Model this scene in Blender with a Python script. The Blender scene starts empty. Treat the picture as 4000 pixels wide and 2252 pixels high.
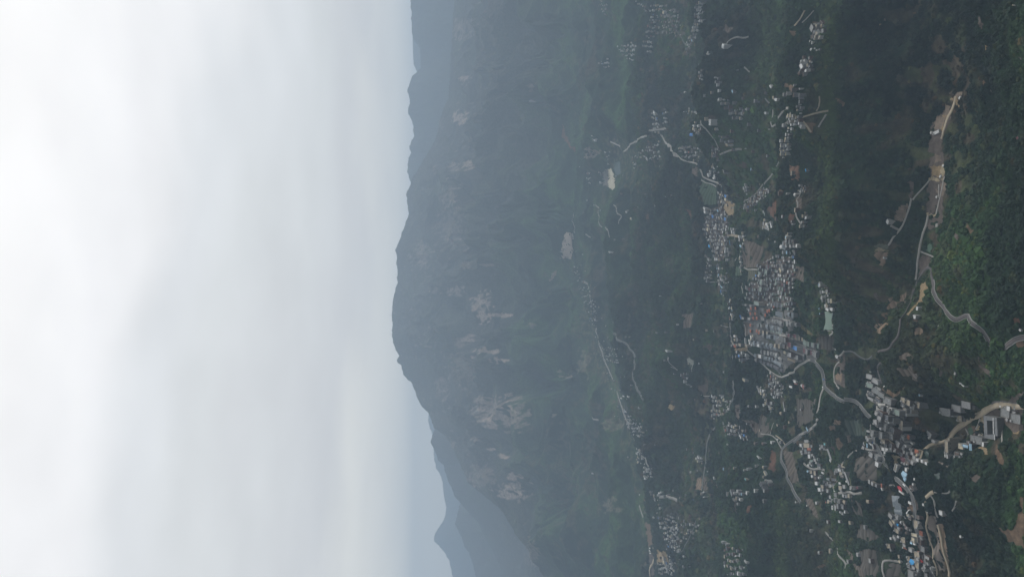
import bpy, math, random
import numpy as np

# ---------------------------------------------------------------- camera, world, sun, exposure
scene = bpy.context.scene
COL = scene.collection
CZ = 1300.0                      # the viewpoint stands on a summit this high over the valley datum
PITCH = math.radians(5.33)
FPX = 3000.0
Fw = np.array([0.0, math.cos(PITCH), -math.sin(PITCH)])
Dn = np.array([0.0, -math.sin(PITCH), -math.cos(PITCH)])
Rt = np.array([1.0, 0.0, 0.0])
from mathutils import Matrix
cd = bpy.data.cameras.new("camera"); cam = bpy.data.objects.new("camera", cd); COL.objects.link(cam)
cd.sensor_fit = 'HORIZONTAL'; cd.sensor_width = 36.0; cd.lens = 27.0
cd.clip_start = 1.0; cd.clip_end = 120000.0
M3 = Matrix(((Dn[0], Rt[0], -Fw[0]), (Dn[1], Rt[1], -Fw[1]), (Dn[2], Rt[2], -Fw[2])))
cam.matrix_world = Matrix.Translation((0, 0, CZ)) @ M3.to_4x4()
scene.camera = cam
scene.view_settings.view_transform = 'Standard'; scene.view_settings.look = 'None'
scene.view_settings.exposure = 0.0; scene.view_settings.gamma = 1.0
try:
    scene.cycles.use_denoising = True
    scene.cycles.volume_bounces = 2
    scene.cycles.max_bounces = 6
except Exception:
    pass

SUN_EL, SUN_AZ = math.radians(34), math.radians(62)     # azimuth from +Y towards +X
world = bpy.data.worlds.new("World"); scene.world = world; world.use_nodes = True
wn = world.node_tree; wn.nodes.clear(); L = wn.links.new
def N(t, **k):
    n = wn.nodes.new(t)
    for a, b in k.items(): setattr(n, a, b)
    return n
out = N('ShaderNodeOutputWorld'); bg = N('ShaderNodeBackground'); bg.inputs[1].default_value = 0.1
sky = N('ShaderNodeTexSky'); sky.sky_type = 'NISHITA'; sky.sun_disc = False
sky.sun_elevation = SUN_EL; sky.sun_rotation = SUN_AZ; sky.air_density = 1.5; sky.dust_density = 4.0
tc = N('ShaderNodeTexCoord'); sep = N('ShaderNodeSeparateXYZ'); L(tc.outputs['Generated'], sep.inputs[0])
def MATH(op, a, b=None, c=None, clamp=False):
    n = N('ShaderNodeMath', operation=op, use_clamp=clamp)
    for i, v in enumerate((a, b, c)):
        if v is None: continue
        if isinstance(v, (int, float)): n.inputs[i].default_value = v
        else: L(v, n.inputs[i])
    return n.outputs[0]
z = sep.outputs[2]
zc = MATH('MAXIMUM', z, 0.0)
# a sheet of cloud at a fixed height: direction divided by its rise
den = MATH('ADD', zc, 0.10)
cu = MATH('DIVIDE', sep.outputs[0], den); cv = MATH('DIVIDE', sep.outputs[1], den)
comb = N('ShaderNodeCombineXYZ'); L(cu, comb.inputs[0]); L(cv, comb.inputs[1])
mp = N('ShaderNodeMapping'); L(comb.outputs[0], mp.inputs[0]); mp.inputs['Location'].default_value = (3.1, 1.7, 0)
mp.inputs['Scale'].default_value = (0.8, 0.75, 1); mp.inputs['Rotation'].default_value = (0, 0, 0.25)
n1 = N('ShaderNodeTexNoise'); n1.inputs['Scale'].default_value = 1.0; n1.inputs['Detail'].default_value = 3.0; n1.inputs['Roughness'].default_value = 0.4
L(mp.outputs[0], n1.inputs[0])
n2 = N('ShaderNodeTexNoise'); n2.inputs['Scale'].default_value = 2.6; n2.inputs['Detail'].default_value = 3.0; n2.inputs['Roughness'].default_value = 0.45
L(mp.outputs[0], n2.inputs[0])
ramp = N('ShaderNodeValToRGB'); cr = ramp.color_ramp; cr.interpolation = 'EASE'
SKY = [(0.0, (1.02, 1.00, 0.93)), (0.06, (0.89, 0.89, 0.86)), (0.13, (0.74, 0.75, 0.765)), (0.21, (0.79, 0.81, 0.82)),
       (0.28, (0.84, 0.86, 0.88)), (0.35, (1.0, 1.0, 1.01)), (0.55, (1.12, 1.11, 1.10)), (1.0, (0.88, 0.89, 0.9))]
while len(cr.elements) < len(SKY): cr.elements.new(0.5)
for e, (p, c) in zip(cr.elements, SKY): e.position = p
for e, (p, c) in zip(cr.elements, SKY): e.color = (*c, 1)
ph = MATH('ADD', zc, MATH('ADD', MATH('MULTIPLY', MATH('SUBTRACT', n1.outputs[0], 0.5), 0.26), MATH('MULTIPLY', sep.outputs[0], 0.16)), clamp=True)
# keep the bottom of the sky calm, let the clouds break it up higher
L(MATH('ADD', MATH('MULTIPLY', ph, MATH('MULTIPLY', zc, 6.0, clamp=True)), MATH('MULTIPLY', zc, MATH('SUBTRACT', 1.0, MATH('MULTIPLY', zc, 6.0, clamp=True)))), ramp.inputs[0])
br = MATH('MULTIPLY_ADD', MATH('SUBTRACT', n2.outputs[0], 0.5), MATH('MULTIPLY', zc, 0.75), 10.0)
br = MATH('MULTIPLY_ADD', MATH('MULTIPLY', MATH('SUBTRACT', n2.outputs[0], 0.5), zc), 9.0, 10.0)
sc_ = N('ShaderNodeVectorMath', operation='SCALE'); L(ramp.outputs[0], sc_.inputs[0]); L(br, sc_.inputs['Scale'])
mix = N('ShaderNodeMix', data_type='RGBA'); mix.inputs[0].default_value = 0.95
L(sky.outputs[0], mix.inputs[6]); L(sc_.outputs[0], mix.inputs[7])
low = N('ShaderNodeMix', data_type='RGBA'); L(MATH('MULTIPLY', MATH('ADD', z, 0.06), 20.0, clamp=True), low.inputs[0])
low.inputs[6].default_value = (0.5, 0.6, 0.6, 1); # sky dimmed behind the viewpoint, an addition that brings out slope relief
bk_ = N('ShaderNodeVectorMath', operation='SCALE'); L(mix.outputs[2], bk_.inputs[0]); L(MATH('MULTIPLY_ADD', MATH('MULTIPLY', MATH('ADD', sep.outputs[1], 0.5), 0.8, clamp=True), 0.7, 0.3), bk_.inputs['Scale'])
L(bk_.outputs[0], low.inputs[7])
L(low.outputs[2], bg.inputs[0]); L(bg.outputs[0], out.inputs[0])

ld = bpy.data.lights.new("sun", 'SUN'); ld.energy = 1.5; ld.angle = math.radians(11); ld.color = (1.0, 0.975, 0.94)
sun = bpy.data.objects.new("sun", ld); COL.objects.link(sun)
from mathutils import Vector
sdir = Vector((math.cos(SUN_EL)*math.sin(SUN_AZ), math.cos(SUN_EL)*math.cos(SUN_AZ), math.sin(SUN_EL)))
sun.rotation_euler = (-sdir).to_track_quat('-Z', 'Y').to_euler(); sun.location = (0, 0, 3000)

# ---------------------------------------------------------------- small helpers
rng = np.random.RandomState(7); random.seed(7)
def tag(o, label=None, cat=None, group=None, kind=None):
    if label: o['label'] = label
    if cat: o['category'] = cat
    if group: o['group'] = group
    if kind: o['kind'] = kind
    return o
_tab = rng.rand(512, 512) * 2 * np.pi
GX, GY = np.cos(_tab), np.sin(_tab)
def perlin(x, y, seed=0):
    x = x + seed * 37.13; y = y + seed * 17.71
    ix = np.floor(x).astype(np.int64); iy = np.floor(y).astype(np.int64)
    fx = x - ix; fy = y - iy
    u = fx*fx*fx*(fx*(fx*6-15)+10); v = fy*fy*fy*(fy*(fy*6-15)+10)
    def g(i, j):
        a = (ix+i) & 511; b = (iy+j) & 511
        return GX[a, b]*(fx-i) + GY[a, b]*(fy-j)
    return ((g(0,0)*(1-u)+g(1,0)*u)*(1-v) + (g(0,1)*(1-u)+g(1,1)*u)*v) * 1.5
def ridged(x, y, seed=0): return 1 - 2*np.abs(perlin(x, y, seed))

def ray(x, y):
    d = Fw*FPX + Dn*(x-2000.0) + Rt*(1126.0-y)
    return d/np.linalg.norm(d)
def azel(x, y):
    d = ray(x, y); return math.atan2(d[0], d[1]), d[2]/math.hypot(d[0], d[1])
TILES = dict(A=(2600,0,2.417), B=(3300,0,2.417), C=(2600,550,2.417), D=(3300,550,2.417), E=(2600,1100,2.417), F=(3300,1100,2.417),
             G=(2600,1650,2.417), H=(3300,1650,2.417), J=(1450,0,1.318), K=(1450,1100,1.261), T1=(3370,1440,7.248), T2=(3360,1620,6.04),
             T3=(3640,1560,6.042), T4=(3440,1860,7.25), T5=(3440,2050,7.25), T6=(3100,1700,6.04), T7=(2900,1160,5.578), T8=(2720,740,5.575), S=(0,0,1.0))
def PX(t, pts):
    ox, oy, k = TILES[t]; return [(ox+a/k, oy+b/k) for a, b in pts]

# ---------------------------------------------------------------- terrain heights on a polar grid round the viewpoint
th = np.radians(np.concatenate([np.linspace(-34, -23.2, 60)[:-1], np.linspace(-23.2, 23.2, 1080), np.linspace(23.2, 34, 60)[1:]]))
BR = np.array([300, 500, 700, 900, 1110, 1350, 1560, 1965, 2560, 3135, 4020, 5370, 6500, 30000.])
BD = np.array([250, 450, 640, 785, 900, 975, 1025, 1080, 1130, 1160, 1195, 1235, 1235, 1235.])
rf = np.linspace(300, 30000, 30000); bf = np.interp(rf, BR, BD)
k_ = np.hanning(261); k_ /= k_.sum(); bfp = np.pad(bf, 130, mode='reflect', reflect_type='odd'); bf = np.convolve(bfp, k_, 'valid')
def base_drop(r): return np.interp(r, rf, bf)
rr = rf[(rf > 560) & (rf < 6600)]; xs = 2000 + FPX*np.tan(np.arctan2(base_drop(rr), rr) - PITCH)
xt = np.linspace(xs.max(), 2262, 960)
r1 = np.interp(-xt, -xs, rr)
r = np.concatenate([r1, np.linspace(r1[-1]+14, 12600, 400), np.linspace(12640, 23000, 190)])
NT, NR = len(th), len(r)
TH, R = np.meshgrid(th, r, indexing='ij')
X = R*np.sin(TH); Y = R*np.cos(TH)

def base_pt(x, y):
    a, t = azel(x, y)
    f = rf*t + bf                     # below ground when negative
    k = np.argmax(f < 0)
    q = rf[k] if f[k] < 0 else 8000.
    return q*math.sin(a), q*math.cos(a)
def seg_dist(px, py, pts):
    best = np.full(px.shape, 1e9)
    for (ax, ay), (bx, by) in zip(pts[:-1], pts[1:]):
        dx, dy = bx-ax, by-ay
        t = np.clip(((px-ax)*dx+(py-ay)*dy)/(dx*dx+dy*dy), 0, 1)
        best = np.minimum(best, (px-ax-t*dx)**2+(py-ay-t*dy)**2)
    return np.sqrt(best)

H = CZ - base_drop(R)
calm = np.zeros_like(H)
near = np.clip((6700-R)/1100, 0, 1); near = near*near*(3-2*near)
for pts, s in [   # valley floors: (points in photo pixels, half width in metres)
    ([(2640,0),(2720,250),(2800,600),(2830,760),(2830,1100),(2860,1350),(2790,1650),(2740,2050),(2700,2252)], 150),
    ([(3180,100),(3140,280),(3080,560),(2960,750),(3040,1050),(3040,1350),(3040,1500)], 120),
    ([(3170,1500),(3120,1700),(3200,1850),(3290,2000)], 120), ([(3400,1480),(3480,1650),(3540,1850),(3560,2050),(3620,2252)], 110),
    ([(3760,1640),(3990,1640)], 70), ([(3720,330),(3700,500),(3670,800),(3600,1080),(3500,1400)], 120), ([(3240,1100),(3260,1400)], 80),
    ([(2230,980),(2330,1350),(2480,1700),(2520,2000),(2560,2252)], 170), ([(2400,600),(2560,700),(2600,560)], 150)]:
    g = [base_pt(*p) for p in pts]; d = seg_dist(X[:, :], Y[:, :], g)
    calm = np.maximum(calm, np.exp(-(d/s)**2))
    H -= near * 16*np.exp(-(d/(1.6*s))**2)
for pts, a, s in [   # ridge lines of the foothills
    ([(3300,0),(3330,300),(3270,500),(3270,780),(3320,900)], 62, 95),
    ([(3540,0),(3500,150),(3470,300),(3420,420)], 60, 80),
    ([(3470,500),(3520,700),(3500,900),(3440,1050)], 65, 75),
    ([(3640,1300),(3690,1450),(3680,1580)], 45, 75), ([(3880,1000),(3900,1200)], 12, 90),
    ([(2440,950),(2500,1300),(2620,1700),(2660,2000)], 45, 150), ([(2700,1180),(2690,1400)], 45, 110),
    ([(2750,1960),(2765,2252)], 60, 110), ([(3060,1950),(3060,2252)], 60, 110), ([(2950,2000),(2960,2252)], 30, 90),
    ([(2920,60),(2960,300),(2930,480),(2890,560)], 75, 130), ([(2360,300),(2400,450),(2330,620)], 40, 180),
    ([(3720,1950),(3740,2200)], 40, 80), ([(3330,2040),(3380,2252)], 25, 60),
    ([(3120,60),(3110,400)], 25, 70)]:
    g = [base_pt(*p) for p in pts]; d = seg_dist(X, Y, g)
    w = d + 22*perlin(X/180, Y/180, 3) + 10*perlin(X/60, Y/60, 4)
    H += near * 1.8*a*np.exp(-(w/s)**2/1.4) * (1+0.25*perlin(X/240, Y/240, 5))
rough = (1-0.85*calm) * np.clip((R-500)/900, 0.3, 1)
wx = X + 60*perlin(X/300, Y/300, 20); wy = Y + 60*perlin(X/300, Y/300, 21)
H += rough*(60*ridged(wx/620, wy/620, 1) + 34*ridged(wx/260, wy/260, 2) + 13*ridged(X/95, Y/95, 6))
fine = 1.6*perlin(X/26, Y/26, 8) + 0.8*perlin(X/11, Y/11, 9)
H += fine*(1-0.8*calm)

def layer(crest, rc, rfoot, p=1.25, amp=0., back=0.45, seed=30, out_drop=None, rough_c=14.0):
    """One mountain: crest = skyline points in photo pixels, rc / rfoot = its range and its foot's (by photo row)."""
    a = []
    for (x, y) in crest:
        az, t = azel(x, y); a.append((az, t, np.interp(y, rc[0], rc[1]), np.interp(y, rfoot[0], rfoot[1])))
    a.sort(); a = np.array(a)
    t = np.interp(th, a[:,0], a[:,1]); Rc = np.interp(th, a[:,0], a[:,2]); Rf = np.interp(th, a[:,0], a[:,3])
    hc = t*Rc
    if out_drop is not None:
        lo, hi = a[0,0], a[-1,0]
        if out_drop[0]: hc = hc - np.clip(lo-th, 0, 9)*out_drop[0]
        if out_drop[1]: hc = hc - np.clip(th-hi, 0, 9)*out_drop[1]
    kk = np.hanning(61); kk /= kk.sum(); hsm = np.convolve(np.pad(hc, 30, mode='edge'), kk, 'valid')
    hsm = (CZ+hsm)[:, None]; hc = (CZ + hc)[:, None]; Rc = Rc[:, None]; Rf = Rf[:, None]
    b = CZ - base_drop(R)
    u = (R-Rf)/(Rc-Rf)
    uu = np.clip(u, 0, 1)
    lat = TH*Rc
    wl = lat + 420*perlin(lat/1100, R/1500, seed+3) + 170*perlin(lat/420, R/500, seed+4)
    rib = 0.56*ridged(wl/1000, R/2400, seed) + 0.4*ridged(wl/420, R/800, seed+1) + 0.15*ridged(wl/150, R/260, seed+2)
    f = b + (hsm-b)*uu**p + (hc-hsm)*uu**14 + amp*rib*np.clip(4*uu*(1-uu), 0, 1)*(1-0.5*uu)
    f += rough_c*perlin(lat/90, R/90, seed+5)*uu + 0.45*rough_c*perlin(lat/30, R/40, seed+6)*uu
    bk = hc - (R-Rc)*back + 60*ridged(lat/500, R/500, seed+7)*np.clip((R-Rc)/600, 0, 1)
    return np.where(u < 0, -9999., np.where(u <= 1, f, bk))

L1 = [(1775,-400),(1775,0),(1768,100),(1762,200),(1757,303),(1753,379),(1731,425),(1700,546),(1651,630),(1613,690),(1605,717),(1587,759),(1596,835),(1564,926),
      (1543,975),(1549,1001),(1552,1080),(1553,1100),(1537,1163),(1531,1200),(1529,1231),(1535,1270),(1529,1310),(1544,1366),(1561,1387),(1551,1405),(1556,1418),(1569,1425),
      (1575,1461),(1591,1482),(1605,1489),(1620,1524),(1631,1556),(1648,1588),(1674,1611),(1696,1671),(1740,1700),(1755,1720),(1799,1814),(1831,1885),(1858,1909),
      (1902,1941),(1957,1988),(2005,2067),(2053,2131),(2108,2210),(2140,2300),(2200,2600)]
lay = [layer(L1, ([-400,300,700,1500,1720,2210,2600],[11200,11200,11600,11600,10600,8600,8200]), ([0,1200,2252],[6500,6300,5900]), 1.25, 400, 0.6, 30)]
L2 = [(1640,1560),(1674,1611),(1700,1668),(1680,1726),(1696,1758),(1712,1798),(1731,1814),(1751,1877),(1775,1933),(1795,1960),(1860,2030),(1950,2200)]
lay.append(layer(L2, ([0,3000],[13200,13200]), ([0,3000],[10500,10500]), 1.0, 60, 0.6, 50, (3000,3000)))
L2b = [(1900,1800),(1840,1900),(1795,1970),(1777,2048),(1795,2075),(1815,2131),(1831,2155),(1850,2210),(1858,2252),(1900,2500)]
lay.append(layer(L2b, ([0,3000],[15000,15000]), ([0,3000],[12600,12600]), 1.0, 60, 0.6, 60, (2000,2000)))
L3 = [(1690,1500),(1674,1611),(1672,1647),(1688,1695),(1697,1798),(1704,1830),(1716,1845),(1729,1881),(1734,1933),(1743,1980),(1737,2020),(1724,2044),(1712,2060),
      (1697,2083),(1694,2111),(1716,2131),(1735,2155),(1754,2186),(1767,2242),(1800,2500)]
lay.append(layer(L3, ([0,3000],[21800,21800]), ([0,3000],[18800,18800]), 1.0, 60, 0.6, 70, (3000,1000), 14))
L4 = [(1599,-400),(1599,0),(1604,45),(1605,129),(1611,152),(1640,190),(1640,268),(1609,296),(1598,319),(1589,357),(1599,391),(1592,440),(1609,478),(1615,531),
      (1596,573),(1605,596),(1590,630),(1589,668),(1602,717),(1660,900)]
lay.append(layer(L4, ([-400,3000],[14800,14800]), ([0,3000],[11600,11600]), 1.1, 110, 0.6, 80, (3000,0)))
L5 = [(1640,60),(1611,140),(1612,190),(1615,250),(1622,268),(1660,340)]
lay.append(layer(L5, ([0,3000],[18500,18500]), ([0,3000],[16500,16500]), 1.0, 60, 0.6, 90, (3000,3000), 14))
for q in lay: H = np.maximum(H, q)

# photo position of every grid point, used to lay ground cover and fields on the ground they occupy
def project(X_, Y_, Z_):
    dz = Z_-CZ
    f = Y_*Fw[1]+dz*Fw[2]; d = Y_*Dn[1]+dz*Dn[2]
    return 2000+FPX*d/f, 1126-FPX*X_/f
U, V = project(X, Y, H)
def inside(pts, U_, V_):
    p = np.array(pts); x0, y0 = p.min(0); x1, y1 = p.max(0)
    m = (U_ >= x0) & (U_ <= x1) & (V_ >= y0) & (V_ <= y1)
    idx = np.nonzero(m)
    u = U_[idx]; v = V_[idx]; c = np.zeros(u.shape, bool)
    n = len(p)
    for i in range(n):
        ax, ay = p[i]; bx, by = p[(i+1) % n]
        if ay == by: continue
        c ^= ((ay > v) != (by > v)) & (u < (bx-ax)*(v-ay)/(by-ay)+ax)
    out_ = np.zeros(U_.shape, bool); out_[tuple(i[c] for i in idx)] = True
    return out_
def visible_side(): return R < 11700

# ---- ponds: level the ground, remember the water level
PONDS = [('E', [(1500,280),(1585,280),(1565,360),(1580,450),(1490,455),(1510,380)], 'jade', 'reservoir'),
         ('E', [(200,725),(225,715),(262,722),(265,775),(238,790),(205,765)], 'silt', 'pond'),
         ('D', [(765,1035),(782,985),(800,968),(820,978),(825,1060)], 'jade', 'pond'),
         ('H', [(838,462),(870,455),(900,475),(895,545),(855,548)], 'dark', 'pond'),
         ('H', [(752,272),(775,265),(793,285),(788,328),(757,330)], 'dark', 'pond'),
         ('J', [(1244,838),(1280,832),(1285,895),(1258,903)], 'dark', 'pond')]
pond_info = []
for t, pts, kind, nm in PONDS:
    p = PX(t, pts); c = np.mean(p, 0)
    m = inside(p, U, V) & (R < 9000); big = [tuple(c+(np.array(q)-c)*1.7) for q in p]
    mb = inside(big, U, V) & (R < 9000)
    zp = float(np.percentile(H[m], 55))
    H[mb] = H[mb]*0.12 + (zp+0.4)*0.88
    H[m] = zp-2.0
    pond_info.append((p, zp, kind, nm))
U, V = project(X, Y, H)

def hgt(x, y):
    a = np.arctan2(x, y); q = np.hypot(x, y)
    i = np.clip(np.searchsorted(th, a)-1, 0, NT-2); j = np.clip(np.searchsorted(r, q)-1, 0, NR-2)
    fa = np.clip((a-th[i])/(th[i+1]-th[i]), 0, 1); fb = np.clip((q-r[j])/(r[j+1]-r[j]), 0, 1)
    return (H[i,j]*(1-fa)*(1-fb)+H[i+1,j]*fa*(1-fb)+H[i,j+1]*(1-fa)*fb+H[i+1,j+1]*fa*fb)
TS = np.concatenate([np.arange(650, 7000, 4.0), np.arange(7000, 26000, 20.0)])
def gp(x, y, h=0.0):
    """The point of the ground (raised by h) that lies on the line of sight through a photo pixel."""
    d = ray(x, y)
    zz = CZ+TS*d[2] - hgt(TS*d[0], TS*d[1]) - h
    k = int(np.argmax(zz < 0))
    if zz[k] >= 0: k = len(TS)-1
    a, b = TS[max(k-1, 0)], TS[k]
    for _ in range(12):
        m = (a+b)/2
        if CZ+m*d[2]-float(hgt(m*d[0], m*d[1]))-h < 0: b = m
        else: a = m
    return np.array([b*d[0], b*d[1], CZ+b*d[2]-h])
def onplane(x, y, zp):
    d = ray(x, y); t = (zp-CZ)/d[2]; return np.array([t*d[0], t*d[1], zp])

# ---------------------------------------------------------------- materials
def mat(name, col, rough=0.85, metal=0.0, vary=0.0, scale=0.2, attr=None, spec=0.3):
    m = bpy.data.materials.new(name); m.use_nodes = True; nt = m.node_tree; b = nt.nodes['Principled BSDF']
    b.inputs['Roughness'].default_value = rough; b.inputs['Metallic'].default_value = metal
    b.inputs['Specular IOR Level'].default_value = spec
    if attr:
        a = nt.nodes.new('ShaderNodeAttribute'); a.attribute_name = attr; src = a.outputs['Color']
    else:
        c = nt.nodes.new('ShaderNodeRGB'); c.outputs[0].default_value = (*col, 1); src = c.outputs[0]
    if vary:
        g = nt.nodes.new('ShaderNodeNewGeometry')
        n = nt.nodes.new('ShaderNodeTexNoise'); n.inputs['Scale'].default_value = scale; n.inputs['Detail'].default_value = 4
        nt.links.new(g.outputs['Position'], n.inputs[0])
        mr = nt.nodes.new('ShaderNodeMapRange'); mr.inputs[1].default_value = 0.3; mr.inputs[2].default_value = 0.7
        mr.inputs[3].default_value = 1-vary; mr.inputs[4].default_value = 1+vary
        nt.links.new(n.outputs[0], mr.inputs[0])
        s = nt.nodes.new('ShaderNodeVectorMath'); s.operation = 'SCALE'; nt.links.new(src, s.inputs[0]); nt.links.new(mr.outputs[0], s.inputs['Scale'])
        src = s.outputs[0]
    nt.links.new(src, b.inputs['Base Color'])
    return m
def grid_faces(keep):
    """quads of the polar grid whose cells are kept, with compact vertices"""
    i, j = np.nonzero(keep)
    q = np.stack([i*NR+j, i*NR+j+1, (i+1)*NR+j+1, (i+1)*NR+j], 1)
    u, inv = np.unique(q, return_inverse=True)
    return u, inv.reshape(q.shape)
def fast_mesh(name, co, quads):
    me = bpy.data.meshes.new(name)
    n = quads.shape[1]
    me.vertices.add(len(co)); me.vertices.foreach_set('co', np.ascontiguousarray(co, dtype=np.float32).ravel())
    me.loops.add(quads.size); me.loops.foreach_set('vertex_index', np.ascontiguousarray(quads, dtype=np.int32).ravel())
    me.polygons.add(len(quads)); me.polygons.foreach_set('loop_start', np.arange(0, quads.size, n, dtype=np.int32))
    me.polygons.foreach_set('loop_total', np.full(len(quads), n, dtype=np.int32))
    me.update(calc_edges=True)
    return me
def setcol(me, name, c):
    a = me.color_attributes.new(name, 'FLOAT_COLOR', 'POINT')
    cc = np.ones((len(c), 4), np.float32); cc[:, :3] = c
    a.data.foreach_set('color', cc.ravel())

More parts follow.
